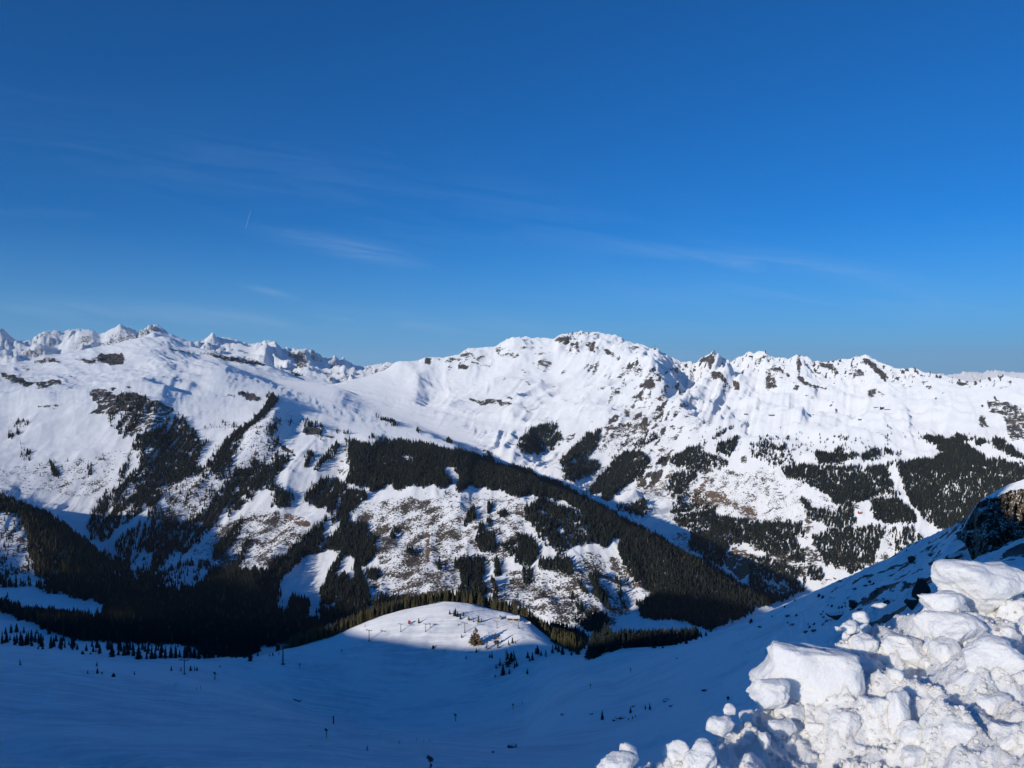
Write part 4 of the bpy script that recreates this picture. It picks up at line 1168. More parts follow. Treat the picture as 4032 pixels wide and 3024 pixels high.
# clusters: phrase, crop origin, scale, trees "x,y(base),height[,kind]"
K1 = (0, 2450, 2.765); K2 = (700, 2450, 2.765); K3 = (1400, 2450, 2.765); K4 = (2100, 2450, 2.765); KF = CROPS['F']
CLUSTERS = [
 ('dark spruce, {} from the left in the shaded stand at the left edge', 'spruces at the left edge', K1,
  "25,232,80 70,225,100 110,200,60 150,210,60 190,225,60 240,260,110 290,250,110 345,260,80 60,130,70 120,120,90 180,110,90 260,120,70"),
 ('dark spruce, {} from the left of the loose trees below the shaded clearing', 'loose spruces below the clearing', K1,
  "400,125,50 415,295,50 465,295,55 470,200,50 535,130,80 550,290,120 610,210,70 665,300,70 690,205,60 750,250,50 790,300,50 820,200,60 840,300,60"),
 ('dark spruce, {} from the left in the row along the shaded snow bench', 'row of spruces on the snow bench', K1,
  "940,315,75 1015,325,60 1045,330,45 1085,345,100 1220,380,150 1290,360,60 1350,365,120 1395,360,100 1455,370,110 1510,405,140 1595,405,85 1650,400,100 1690,400,110 1750,390,100 1800,395,130 1860,390,120 1910,390,130"),
 ('dark spruce, {} from the left in the thick row behind the nearest lift pylon', 'thick spruce row behind the pylon', K2,
  "20,385,80 75,392,120 100,390,110 140,390,120 180,390,110 230,400,130 300,395,120 340,392,90 380,390,110 440,385,100 500,380,90 560,375,80 620,378,70 680,380,70 730,390,60 790,425,130 870,370,40 1000,370,30 1035,365,40 1100,350,30"),
 ('lone small spruce, {} from the left on the open shaded piste by the pylon', 'lone spruces on the shaded piste', K1,
  "955,560,35 1055,480,50 1060,560,60 1465,575,45 1865,530,50 1970,535,45 2075,530,55 2120,530,45 2145,530,45"),
 ('low dark bush, {} from the left on the left piste edge', 'bushes on the left piste', K1,
  "900,350,40,bush 985,350,22,bush 1110,560,20,bush 1235,595,42,bush"),
 ('round leafless tree alone on the piste edge at far left', None, K1, "215,477,68,bare"),
 ('small spruce, {} from the left scattered below the lift hill in the shade', 'small spruces below the lift hill', K3,
  "845,285,35,bush 965,320,25 1203,400,35 1313,330,45 1462,385,45 1485,390,65"),
 ('spruce, {} from the left in the shaded gully right of the lift hill', 'spruces in the gully', K3,
  "1518,600,30 1530,505,50 1605,580,115 1675,562,55 1695,430,100 1730,500,60 1755,480,55 1870,565,60 1875,390,65 1895,425,50 1925,415,80 1960,345,60 1990,345,60 2020,365,60"),
 ('leafless larch, {} from the left in the shaded gully right of the lift hill', 'bare larches in the gully', K3,
  "1570,480,80,bare 1645,495,180,bare 1720,430,110,bare 2070,380,75,bare"),
 ('spruce, {} from the left on the shaded snow right of the gully', 'spruces right of the gully', K4,
  "45,345,85 208,338,85 245,300,60 275,325,90 318,352,90 398,315,90 415,360,45 470,300,60 487,355,100 560,275,55"),
 ('tall dark spruce, {} from the left in the black clump beyond the shaded slope', 'black spruce clump', K4,
  "605,400,190 630,396,240 655,395,270 690,372,250 720,352,220 750,335,240 780,325,290 815,322,280 845,320,230 875,312,180 910,300,150 950,290,120 1000,285,110 1050,280,150 1085,278,130 1120,275,140 1160,272,140 1190,270,165 1225,270,140 1255,270,170 1300,270,145 1350,265,145 1390,262,155 1430,257,145 1470,252,140 1510,250,150 1550,245,140 1600,235,120 1665,235,75 1712,205,75 1770,190,80 1830,170,60 1880,150,50"),
 ('dark spruce, {} from the left on the shaded slope beside the snow bank', 'spruces on the near shaded slope', K4,
  "750,1062,95 1035,1065,22 1058,990,70 1080,1050,30 1110,1035,25 1220,950,45 1268,955,72"),
 ('brown leafless larch, {} from the left in the sunlit clump on the lift hill', 'sunlit larch clump', K3,
  "1262,250,110,larch 1285,262,150,larch 1305,260,180,larch 1335,256,120,larch"),
 ('thin grey tree, {} from the left beside the sunlit larch clump', 'thin trees on the lift hill', K3,
  "1430,300,110,bare 1520,245,120,bare 1545,285,60,bare 1590,215,30,bare"),
 ('little brown conifer, {} from the left dotted over the sunlit lift hill', 'little conifers on the lift hill', K3,
  "1118,35,25,olive 1155,170,40,olive 1450,120,20,olive 1480,180,22,olive 1555,180,30,olive 1665,245,50,olive 1675,260,30,olive 1708,230,65,olive 1740,235,25,olive"),
 ('conifer, {} from the left in the group near the top of the lift hill', 'conifers near the hilltop', KF,
  "1305,1215,40,olive 1550,1145,35 1583,1155,40 1595,1160,60 1612,1165,45 1635,1185,40 1657,1160,35 1700,1195,35,larch 1737,1205,25 1778,1210,55,olive 1800,1205,30,bare"),
]
for phrase, grp, (ox, oy, sc), txt in CLUSTERS:
    items = []
    for it in txt.split():
        p = it.split(',')
        items.append((float(p[0]), float(p[1]), float(p[2]), p[3] if len(p) > 3 else 'spruce'))
    items.sort()
    for i, (x, y, hh, kd) in enumerate(items):
        px, row = x / sc + ox, y / sc + oy
        g = ground_at(px, row, 5.9)
        hm = hh / sc / F * g.y * 1.18
        if kd == 'bush': wd = hm * 1.5
        else: wd = hm * random.uniform(1.25, 1.75)
        plant(kd, g - Vector((0, 0, .03 * hm)), hm, wd, phrase.format(nth(i + 1)), grp)
# the largest trees of the woods are trees of their own
ROOM = 298 - n_single
rm_at = runmin[np.clip(jr.astype(int), 0, NR - 1), np.clip(jc.astype(int), 0, NC - 1)]
vis_px = np.clip(rm_at - (trow - big_px), 0, None); vis_px = np.minimum(vis_px, big_px)
vis_px[(tu < 10) | (tu > 4020)] = 0
order = np.argsort(-vis_px)[:ROOM]
keep = np.ones(tn, bool); keep[order] = False
AREAS = [(lambda k: ts[k] < 5.25 and 1100 < tu[k] < 1500, 'sunlit olive conifer, {} from the left on the lift hill skyline left of the summit'),
         (lambda k: ts[k] < 5.25 and 1500 <= tu[k] < 1900, 'sunlit olive conifer, {} from the left on the skyline behind the hilltop'),
         (lambda k: ts[k] < 5.25 and 1900 <= tu[k] < 2330, 'sunlit olive conifer, {} from the left behind the mountain hut'),
         (lambda k: tu[k] < 500, 'shaded spruce, {} from the left at the front of the left valley wood'),
         (lambda k: tu[k] < 1200, 'shaded spruce, {} from the left along the middle of the valley wood front'),
         (lambda k: True, 'shaded spruce, {} from the left along the valley meadow edge')]
left_over = [int(k) for k in order]
for cond, phrase in AREAS:
    sel = sorted([k for k in left_over if cond(k)], key=lambda k: tu[k])
    left_over = [k for k in left_over if k not in set(sel)]
    for i, k in enumerate(sel):
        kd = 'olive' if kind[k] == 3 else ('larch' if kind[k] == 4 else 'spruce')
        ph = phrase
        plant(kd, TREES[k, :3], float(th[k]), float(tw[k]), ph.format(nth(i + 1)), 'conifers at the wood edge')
def pick(mask): return TREES[mask]
left = ts > -1
WOODS = [
 ('forest', (ts < 6.0) & (tu < 1120), 'dark spruce forest in deep shade filling the left valley bottom'),
 ('forest', (ts < 6.0) & (tu >= 1120), 'sunlit olive conifer wood behind the crest of the lift hill'),
 ('forest', (ts >= 6) & (ts < 8.15) & (tu < 520), 'conifer forest on the low shadowed spur at the left edge'),
 ('forest', (ts >= 6) & (ts < 11) & (tu < 1350) & ~((ts < 8.15) & (tu < 520)), 'streaky spruce forest on the steep slope below the plateau cliffs'),
 ('forest', (ts >= 6) & (ts < 11) & (tu >= 1350), 'dense dark forest along the crest and flank of the long central spur'),
 ('forest', (ts >= 11) & (tu < 2950), 'spruce stands on the ribs below the main peak'),
 ('forest', (ts >= 11) & (tu >= 2950), 'wide spruce forest cut by ski runs on the far right slope'),
]
for nm, msk, lab in WOODS:
    msk = msk & keep
    if msk.sum(): wood(nm, TREES[msk], lab, 'forest')
# scrub
blam = np.where((U > -60) & (U < 4090) & (ROW < runmin + 6) & (S > 5.5), np.clip(brush - .2, 0, 1) * area / 70.0, 0)
bc_ = rng.poisson(np.minimum(blam, 30)); ri, ci = np.nonzero(bc_); rep = bc_[ri, ci]
ri = np.repeat(ri, rep); ci = np.repeat(ci, rep)
jr = np.clip(ri + rng.uniform(-.5, .5, len(ri)), 0, NR - 1.001); jc = np.clip(ci + rng.uniform(-.5, .5, len(ci)), 0, NC - 1.001)
bx, by, bz = (bil(A, jr, jc) for A in (X, Y, Z))
bn = len(bx); bh = rng.uniform(1.2, 4.2, bn)
print('scrub', bn)
wood('undergrowth', np.stack([bx, by, bz - .1, bh, bh * rng.uniform(.6, 1.0, bn), rng.uniform(0, 6.28, bn), np.full(bn, 5)], 1),
     'grey leafless scrub speckling the sunny slopes across the valley', 'scrub')
# ---------------------------------------------------------------- mesh bits for small built things
class MB:
    def __init__(self): self.bm = bmesh.new()
    def box(self, c, size, rot=None, bevel=0.0):
        r = bmesh.ops.create_cube(self.bm, size=1.0)
        M = Matrix.Translation(c) @ (rot.to_matrix().to_4x4() if rot else Matrix()) @ Matrix.Diagonal((*size, 1))
        bmesh.ops.transform(self.bm, matrix=M, verts=r['verts'])
        return self
    def tube(self, a, b, r0, r1=None, n=10):
        a, b = Vector(a), Vector(b); r1 = r0 if r1 is None else r1
        r = bmesh.ops.create_cone(self.bm, cap_ends=True, segments=n, radius1=r0, radius2=r1, depth=(b - a).length)
        q = (b - a).normalized().to_track_quat('Z', 'Y')
        bmesh.ops.transform(self.bm, matrix=Matrix.Translation((a + b) / 2) @ q.to_matrix().to_4x4(), verts=r['verts'])
        return self
    def prism(self, pts, y0, y1):
        """outline in x,z pushed from y0 to y1"""
        A = [self.bm.verts.new((x, y0, z)) for x, z in pts]; B = [self.bm.verts.new((x, y1, z)) for x, z in pts]
        n = len(pts)
        self.bm.faces.new(A[::-1]); self.bm.faces.new(B)
        for i in range(n): self.bm.faces.new((A[i], A[(i + 1) % n], B[(i + 1) % n], B[i]))
        bmesh.ops.recalc_face_normals(self.bm, faces=self.bm.faces)
        return self
    def mesh(self, name, mat):
        me = bpy.data.meshes.new(name); self.bm.to_mesh(me); self.bm.free(); me.materials.append(mat); return me
    def build(self, name, mat, parent=None):
        return link(name, self.mesh(name, mat), None, parent)
def copy_tree(o, parent=None):
    c = o.copy(); COL.objects.link(c); c.parent = parent
    for ch in o.children: copy_tree(ch, c)
    return c

M_STEEL = plain('galvanised_steel', (0.16, 0.17, 0.18), 0.55, 0.4, metallic=.3)
M_DARKSTEEL = plain('dark_painted_steel', (0.035, 0.038, 0.045), 0.5, 0.4)
M_YELLOW = plain('yellow_padding', (0.62, 0.42, 0.05), 0.8)
M_WOOD = plain('weathered_timber', (0.16, 0.085, 0.045), 0.85)
M_PLASTER = plain('pale_plaster', (0.66, 0.58, 0.44), 0.9)
M_RED = plain('red_board', (0.45, 0.05, 0.04), 0.7)
M_GLASS = plain('dark_window', (0.03, 0.035, 0.045), 0.15, 0.6)
M_ROOFSNOW = plain('roof_snow', (0.86, 0.87, 0.88), 0.8, var=.04)
M_DARKROCK = plain('dark_rock', (0.055, 0.05, 0.048), 0.9, 0.15, .5, 1.2)

# ---- drag-lift pylons
def make_pylon():
    r = empty('lift_pylon', (0, 0, 0))
    MB().tube((0, 0, -.4), (0, 0, 9.4), .42, .24, 12).build('mast', M_STEEL, r)
    MB().box((0, 0, .15), (1.5, 1.5, .5)).build('footing', M_STEEL, r)
    arm = MB().box((0, 0, 9.45), (6.0, .3, .36)).tube((-.3, 0, 8.4), (-1.7, 0, 9.3), .09).tube((.3, 0, 8.4), (1.7, 0, 9.3), .09).build('crossarm', M_STEEL, r)
    for sx_ in (-1, 1):
        m_ = MB()
        m_.box((sx_ * 2.8, 0, 9.8), (.16, 2.8, .14))
        for yy in (-1.2, -.4, .4, 1.2): m_.tube((sx_ * 2.8 - .1, yy, 9.62), (sx_ * 2.8 + .1, yy, 9.62), .19, n=12)
        m_.build('sheave_assembly', M_DARKSTEEL, r)
    MB().box((.0, 0, 10.0), (.7, .5, .14)).tube((-.25, 0, 9.6), (-.25, 0, 10.0), .04).tube((.25, 0, 9.6), (.25, 0, 10.0), .04).build('work_platform', M_STEEL, r)
    for k in range(2):
        MB().tube((.34 + .0 * k, .14 if k else -.14, .6), (.26, .14 if k else -.14, 9.2), .025, n=6).build('ladder_rail', M_STEEL, r)
    return r
PYL = [(726, 2655, 60, 'nearest lift pylon standing alone on the shaded piste in front of spruces'),
       (1114, 2617, 84, 'tallest lift pylon on the shaded left shoulder of the lift hill'),
       (1453, 2524, 45, 'lift pylon on the shadow line of the lift hill with its shadow beside it'),
       (1578, 2487, 32, 'sunlit lift pylon on the hill just left of the red board'),
       (1676, 2487, 32, 'sunlit lift pylon on the hill beside the snow gun'),
       (1830, 2491, 40, 'sunlit lift pylon left of the brown larch clump summit'),
       (1957, 2473, 27, 'sunlit lift pylon below the small white hut'),
       (2041, 2474, 30, 'sunlit lift pylon below the mountain hut'),
       (2130, 2468, 26, 'last lift pylon at the edge of the wood past the mountain hut')]
base = make_pylon()
for i, (px, row, hp, lab) in enumerate(PYL):
    o = base if i == 0 else copy_tree(base)
    g = ground_at(px, row, 4.3)
    s_ = hp / F * g.y / 10.1
    o.location = g; o.scale = (s_,) * 3; o.rotation_euler.z = math.radians(-24 if px > 1200 else -8)
    tag(o, lab, 'lift pylon', 'pylons of the drag lift')

# ---- snow guns on posts
def make_gun():
    r = empty('snow_gun', (0, 0, 0))
    MB().tube((0, 0, -.3), (0, 0, 3.4), .13, .11, 10).build('post', M_STEEL, r)
    MB().tube((0, 0, .1), (0, 0, 1.9), .3, .3, 12).build('padding', M_YELLOW, r)
    y = MB().box((0, 0, 3.45), (.9, .3, .16)).box((-.45, 0, 3.75), (.1, .3, .7)).box((.45, 0, 3.75), (.1, .3, .7)).build('yoke', M_STEEL, r)
    d = Vector((-.75, .35, .42)).normalized(); c = Vector((-.1, 0, 4.1))
    fan = MB().tube(c - d * .75, c + d * .55, .5, .42, 16).build('fan_drum', M_DARKSTEEL, r)
    MB().tube(c + d * .56, c + d * .82, .46, .43, 16).build('nozzle_ring', M_STEEL, fan)
    MB().tube(c - d * 1.0, c - d * .76, .3, .5, 12).build('air_intake', M_STEEL, fan)
    MB().box((.3, -.22, 2.5), (.35, .25, .6)).build('control_box', M_DARKSTEEL, r)
    return r
GUNS = [(1694, 3052, 76, 'nearest snow gun cut off by the bottom edge of the view'),
        (1285, 2905, 36, 'snow gun with yellow padding on the lower left piste'),
        (1793, 2841, 31, 'snow gun in the middle of the shaded piste'),
        (2020, 2796, 25, 'snow gun up the shaded slope, two along from the middle one'),
        (2325, 2712, 19, 'snow gun high on the shaded right slope'),
        (2483, 2649, 18, 'farthest snow gun on the shaded right slope below the black spruces'),
        (846, 2677, 31, 'snow gun with yellow padding between the two nearest lift pylons'),
        (1180, 2631, 19, 'snow gun right of the tallest lift pylon'),
        (1345, 2574, 17, 'snow gun below the lift pylon on the shadow line'),
        (1693, 2472, 18, 'sunlit snow gun on the lift hill right of the red board')]
base = make_gun()
for i, (px, row, hp, lab) in enumerate(GUNS):
    o = base if i == 0 else copy_tree(base)
    g = ground_at(px, row, 4.3)
    s_ = hp / F * g.y / 4.7
    o.location = g; o.scale = (s_,) * 3; o.rotation_euler.z = random.uniform(-.35, .35)
    tag(o, lab, 'snow gun', 'snow guns along the piste')
# ---- marker poles
POLES = [(1313, 2851, 31, 'thick dark marker pole on the piste beside the padded snow gun'), (774, 2721, 14, 'left marker pole of the pair on the left piste'), (790, 2716, 15, 'right marker pole of the pair on the left piste'),
         (1639, 2921, 14, 'thin marker pole, left of three on the lower piste'), (1668, 2926, 9, 'thin marker pole, middle of three on the lower piste'), (1693, 2924, 14, 'thin marker pole, right of three on the lower piste')]
for px, row, hp, lab in POLES:
    g = ground_at(px, row, 4.3); hm = hp / F * g.y
    r = empty('marker_pole', g)
    MB().tube((0, 0, -.2), (0, 0, hm), hm * (.09 if hp > 30 else .045), hm * (.08 if hp > 30 else .03), 8).build('pole', M_DARKSTEEL, r)
    MB().tube((0, 0, hm * .8), (0, 0, hm * .97), hm * .1, hm * .1, 8).build('band', M_RED if hp < 30 else M_DARKSTEEL, r)
    tag(r, lab, 'pole', 'marker poles on the piste')
# ---- red board
g = ground_at(1612, 2458, 4.3)
r = empty('safety_board', g)
MB().box((0, 0, 1.9), (2.4, .12, 3.0)).build('board', M_RED, r)
for sx_ in (-.9, .9): MB().tube((sx_, .1, -.3), (sx_, .1, 3.6), .07).build('post', M_WOOD, r)
tag(r, 'red board on posts standing on the sunlit lift hill', 'sign')

# ---- huts
def gable(parent, x0, x1, depth, wall_h, rise, ov, mat_wall):
    xm = (x0 + x1) / 2
    MB().prism([(x0, -.6), (x1, -.6), (x1, wall_h), (xm, wall_h + rise), (x0, wall_h)], -depth / 2, depth / 2).build('wall', mat_wall, parent)
def hut(name, loc, rz, L_, W, wall_h, rise, label, cat, wall=None, wins=3, lower=None):
    r = empty(name, loc, rz)
    wall = wall or M_PLASTER
    m_ = MB()
    m_.prism([(-W / 2, -.8), (W / 2, -.8), (W / 2, wall_h), (0, wall_h + rise), (-W / 2, wall_h)], -L_ / 2, L_ / 2)
    bmesh.ops.rotate(m_.bm, verts=m_.bm.verts, cent=(0, 0, 0), matrix=Matrix.Rotation(math.radians(90), 3, 'Z'))
    m_.build('wall', wall, r)
    sl = math.hypot(W / 2 + .7, rise * (W / 2 + .7) / (W / 2))
    ang = math.atan2(rise, W / 2)
    for sd in (-1, 1):
        cy = sd * (W / 4 + .35); cz = wall_h + rise / 2 - .35 * rise / (W / 2) + .12
        rot = Matrix.Rotation(-sd * ang, 3, 'X').to_quaternion()
        MB().box((0, cy, cz), (L_ + 1.2, sl, .2), rot.to_euler()).build('roof', M_WOOD, r)
        MB().box((0, cy, cz + .33), (L_ + 1.0, sl - .15, .42), rot.to_euler()).build('roof_snow', M_ROOFSNOW, r)
    for i in range(wins):
        x = -L_ / 2 + (i + .5) * L_ / wins
        w_ = MB().box((x, -W / 2 - .02, wall_h * .55), (.9, .1, 1.1)).build('window', M_GLASS, r)
        MB().box((x, -W / 2 - .05, wall_h * .55 - .62), (1.2, .16, .1)).build('sill', M_WOOD, w_)
        for sd in (-.66, .66): MB().box((x + sd, -W / 2 - .04, wall_h * .55), (.34, .1, 1.15)).build('shutter', M_WOOD, w_)
    d_ = MB().box((L_ * .5 - L_ / wins, -W / 2 - .04, .95), (1.0, .12, 2.0)).build('door', M_WOOD, r)
    MB().tube((L_ * .3, .0, wall_h + rise * .6), (L_ * .3, 0, wall_h + rise + 1.3), .35, .35, 8).build('chimney', M_PLASTER, r)
    tag(r, label, cat)
    return r
g = ground_at(2008, 2445, 4.3); k = g.y / F
hut('mountain_hut', g + Vector((0, 3, 0)), math.radians(-6), 22 * k, 16 * k, 9.5 * k, 5 * k, 'cream mountain hut with snowy roof, left wing, beyond the lift hill', 'hut', wins=2)
g = ground_at(2032, 2445, 4.3); k = g.y / F
hut('mountain_hut', g + Vector((0, 1, 0)), math.radians(6), 23 * k, 17 * k, 11 * k, 6 * k, 'taller cream mountain hut with snowy roof, right wing, beyond the lift hill', 'hut', wins=2)
g = ground_at(1967, 2437, 4.3); k = g.y / F
hut('small_hut', g, math.radians(80), 10 * k, 11 * k, 6 * k, 5 * k, 'tiny white hut left of the mountain hut on the hill', 'hut', wins=1)
g = ground_at(2079, 2456, 4.3); k = g.y / F
hut('snowed_in_shed', g, math.radians(10), 15 * k, 9 * k, 2.5 * k, 2 * k, 'snowed-in low shed right of the mountain hut', 'shed', wins=1)
g = ground_at(2287, 2514, 5.6); k = g.y / F
hut('timber_chalet', g, math.radians(-14), 26 * k, 15 * k, 6 * k, 5 * k, 'dark timber chalet with snowy roof in the shade below the wood', 'chalet', M_WOOD, 3)
g = ground_at(3385, 2022); k = g.y / F
hut('timber_barn', g, math.radians(15), 10 * k, 10 * k, 6 * k, 4 * k, 'dark red barn in the clearing of the far right forest', 'barn', M_RED, 2)
g = ground_at(3038, 1636); k = g.y / F
hut('ski_restaurant', g, 0, 20 * k, 8 * k, 3.2 * k, 2.4 * k, 'long low building on the far snow terrace', 'building', M_WOOD, 4)
g = ground_at(2935, 1632); k = g.y / F
hut('lift_station', g, 0, 9 * k, 7 * k, 3.5 * k, 1.6 * k, 'small lift station on the far terrace shoulder', 'building', M_WOOD, 2)
g = ground_at(3473, 1612); k = g.y / F
hut('lift_station', g, 0, 13 * k, 9 * k, 9 * k, 3 * k, 'dark block-like lift station below the far rocky knoll', 'building', M_DARKROCK, 2)
g = ground_at(3385, 1654); k = g.y / F
hut('timber_hut', g, 0, 9 * k, 7 * k, 4 * k, 2 * k, 'tiny timber hut alone on the far terrace', 'hut', M_WOOD, 2)
g = ground_at(2955, 1405); k = g.y / F
hut('summit_station', g, 0, 12 * k, 7 * k, 4 * k, 2 * k, 'summit station on the far peak right of the main mountain', 'building', M_DARKROCK, 2)
# summit mast
g = ground_at(2579, 1377); k = g.y / F
r = empty('summit_mast', g)
MB().box((0, 0, 2.5 * k), (9 * k, 6 * k, 6 * k)).build('base', M_DARKROCK, r)
MB().tube((0, 0, 4 * k), (0, 0, 17 * k), 1.6 * k, .9 * k, 8).build('mast', M_STEEL, r)
MB().box((0, 0, 13 * k), (5 * k, 1.0 * k, 1.2 * k)).build('antenna', M_STEEL, r)
tag(r, 'small mast on the rocky shoulder right of the main summit', 'mast')
# ---- avalanche barriers
def barrier(px, row, wpx, hpx, lab):
    g = ground_at(px, row); k = g.y / F
    r = empty('snow_barrier', g)
    n = max(4, int(wpx / 5))
    for i in range(n + 1):
        x = (-.5 + i / n) * wpx * k
        MB().box((x, 0, hpx * k * .45), (.5 * k, .5 * k, hpx * k * 1.1)).build('post', M_DARKSTEEL, r)
    for j in range(3):
        MB().box((0, -.3, hpx * k * (.3 + .3 * j)), (wpx * k, .4 * k, .7 * k)).build('rail', M_DARKSTEEL, r)
    tag(r, lab, 'snow barrier', 'avalanche barriers')
for px, row, w_, lab in ((3062, 1928, 42, 'topmost of four dark avalanche barriers on the far brown slope'), (3076, 1941, 44, 'second from the top of four avalanche barriers on the far slope'),
                         (3078, 1952, 38, 'third from the top of four avalanche barriers on the far slope'), (3086, 1966, 38, 'lowest of four dark avalanche barriers on the far brown slope')):
    barrier(px, row, w_, 4.5, lab)
barrier(3455, 1606, 30, 2.6, 'avalanche barrier left of the block-like far lift station')
barrier(3497, 1614, 34, 2.6, 'avalanche barrier right of the block-like far lift station')

# ---- skiers
def skin_body(joints, bones):
    me = bpy.data.meshes.new('body')
    me.from_pydata([j[0] for j in joints], bones, [])
    o = bpy.data.objects.new('body_src', me); COL.objects.link(o)
    md = o.modifiers.new('skin', 'SKIN')
    for i, j in enumerate(joints):
        me.skin_vertices[0].data[i].radius = (j[1], j[1] if len(j) < 3 else j[2])
    me.skin_vertices[0].data[0].use_root = True
    sb = o.modifiers.new('sub', 'SUBSURF'); sb.levels = 1; sb.render_levels = 1
    dg = bpy.context.evaluated_depsgraph_get()
    out = bpy.data.meshes.new_from_object(o.evaluated_get(dg))
    bpy.data.objects.remove(o)
    return out
J = [((0, 0, .88), .15, .12), ((0, .06, 1.12), .15, .11), ((0, .14, 1.36), .17, .12), ((0, .18, 1.5), .06), ((0, .22, 1.58), .075), ((0, .24, 1.7), .09),
     ((-.2, .14, 1.38), .075), ((-.34, .22, 1.18), .055), ((-.3, .45, 1.08), .045), ((-.29, .52, 1.06), .045),
     ((.2, .14, 1.38), .075), ((.34, .22, 1.18), .055), ((.3, .45, 1.08), .045), ((.29, .52, 1.06), .045),
     ((-.12, 0, .84), .1), ((-.15, .16, .5), .075), ((-.15, .02, .12), .055), ((-.15, .14, .05), .055),
     ((.12, 0, .84), .1), ((.15, .16, .5), .075), ((.15, .02, .12), .055), ((.15, .14, .05), .055)]
B = [(0, 1), (1, 2), (2, 3), (3, 4), (4, 5), (2, 6), (6, 7), (7, 8), (8, 9), (2, 10), (10, 11), (11, 12), (12, 13), (0, 14), (14, 15), (15, 16), (16, 17), (0, 18), (18, 19), (19, 20), (20, 21)]
BODY = skin_body(J, B)
BODY.polygons.foreach_set('use_smooth', [True] * len(BODY.polygons))
M_TROUS = plain('dark_trousers', (0.03, 0.03, 0.035)); M_SKIN = plain('skin', (0.5, 0.33, 0.25))
def make_skier(jacket):
    r = empty('person', (0, 0, 0))
    me = BODY.copy(); me.materials.clear()
    for mt_ in (M_TROUS, jacket, M_SKIN): me.materials.append(mt_)
    mi = []
    for p in me.polygons:
        z = p.center.z; y = p.center.y
        mi.append(2 if z > 1.53 else (1 if z > .82 else 0))
    me.polygons.foreach_set('material_index', mi)
    b = link('body', me, None, r)
    hm = MB(); s = bmesh.ops.create_icosphere(hm.bm, subdivisions=2, radius=.135); bmesh.ops.translate(hm.bm, verts=s['verts'], vec=(0, .22, 1.74)); hm.build('helmet', M_DARKSTEEL, r)
    for sd in (-.15, .15):
        MB().box((sd, .1, .02), (.1, 1.7, .025)).box((sd, .98, .07), (.1, .22, .02), Matrix.Rotation(.45, 3, 'X').to_quaternion().to_euler()).build('ski', M_RED, r)
    for sd in (-.3, .3): MB().tube((sd, .5, 1.1), (sd * 1.5, .05, .02), .012, .01, 6).build('ski_pole', M_STEEL, r)
    return r
M_JBLUE = plain('blue_jacket', (0.03, 0.07, 0.2)); M_JRED = plain('dark_red_jacket', (0.22, 0.03, 0.03)); M_JBLACK = plain('black_jacket', (0.03, 0.03, 0.04))
SK = [(1447, 2956, 19, M_JBLACK, 'skier in black crossing the lower piste, largest of the skiers', .9), (1571, 2929, 13, M_JBLUE, 'skier in dark blue right of the largest skier', -.6),
      (866, 2631, 13, M_JBLACK, 'skier in black on the hill foot near the tallest pylon', .3), (2058, 2770, 9, M_JRED, 'distant skier on the shaded slope beside a snow gun', 1.4),
      (1437, 2468, 11, M_JRED, 'sunlit skier on the skyline of the lift hill', -1.0), (2046, 2476, 8, M_JBLUE, 'tiny skier beside the pylon below the mountain hut', 2.4)]
for px, row, hp, jk, lab, rz in SK:
    g = ground_at(px, row, 4.3); o = make_skier(jk)
    s_ = hp / F * g.y / 1.85
    o.location = g; o.rotation_euler.z = rz; o.scale = (s_,) * 3
    tag(o, lab, 'person', 'skiers on the piste')
# ---------------------------------------------------------------- rocks
from mathutils import noise as mnoise
def lump_mesh(name, seed, subdiv, planes, cut, amp, freq, box=.75, mat=None, detail=.4):
    r = random.Random(seed)
    bm = bmesh.new()
    bmesh.ops.create_icosphere(bm, subdivisions=subdiv, radius=1.0)
    P = []
    for i in range(planes):
        v = Vector((r.gauss(0, 1), r.gauss(0, 1), r.gauss(0, 1))).normalized()
        P.append((v, r.uniform(*cut)))
    off = Vector((r.uniform(-50, 50), r.uniform(-50, 50), r.uniform(-50, 50)))
    for v in bm.verts:
        p = v.co.copy()
        p = Vector([math.copysign(abs(c) ** box, c) for c in p])
        for n_, o_ in P:
            d_ = p.dot(n_)
            if d_ > o_: p -= n_ * (d_ - o_) * .93
        q_ = p * freq + off
        k_ = mnoise.noise(q_) + .6 * abs(mnoise.noise(q_ * 2.1)) + detail * .6 * abs(mnoise.noise(q_ * 4.7)) + detail * .34 * mnoise.noise(q_ * 10.3) + detail * .16 * mnoise.noise(q_ * 21.0)
        p += v.co.normalized() * k_ * amp
        v.co = p
    me = bpy.data.meshes.new(name); bm.to_mesh(me); bm.free()
    me.polygons.foreach_set('use_smooth', [True] * len(me.polygons))
    if mat: me.materials.append(mat)
    return me

def rock_material(name, c0, c1, snow_top):
    t = NT(name)
    p = t.pos()
    n1 = t.noise(t.mapping(p, (.6, .6, .34)), 1.0, 7, .65, .3)
    n2 = t.noise(t.mapping(p, (.14, .14, .1)), 1.0, 4)
    c = t.mix(t.ramp(n1, .3, .7), c0 + (1,), c1 + (1,))
    c = t.mix(t.ramp(n2, .42, .62), c, tuple(x * .6 for x in c1) + (1,))
    if snow_top:
        g = t.n.new('ShaderNodeNewGeometry'); sp = t.n.new('ShaderNodeSeparateXYZ'); t.l.new(g.outputs['Normal'], sp.inputs[0])
        f = t.ramp(t.math('ADD', sp.outputs[2], t.math('MULTIPLY', t.math('SUBTRACT', n1, .5), .9)), 0.80, .92)
        c = t.mix(f, c, (.86, .87, .88, 1))
    t.l.new(c, t.bsdf.inputs['Base Color']); t.rough(.9, .15)
    t.bump(n1, .9, .6)
    return t.mat
M_CLIFF = rock_material('cliff_rock', (0.06, 0.05, 0.042), (0.27, 0.215, 0.16), True)
M_STONE = rock_material('slope_rock', (0.035, 0.032, 0.032), (0.10, 0.088, 0.078), True)

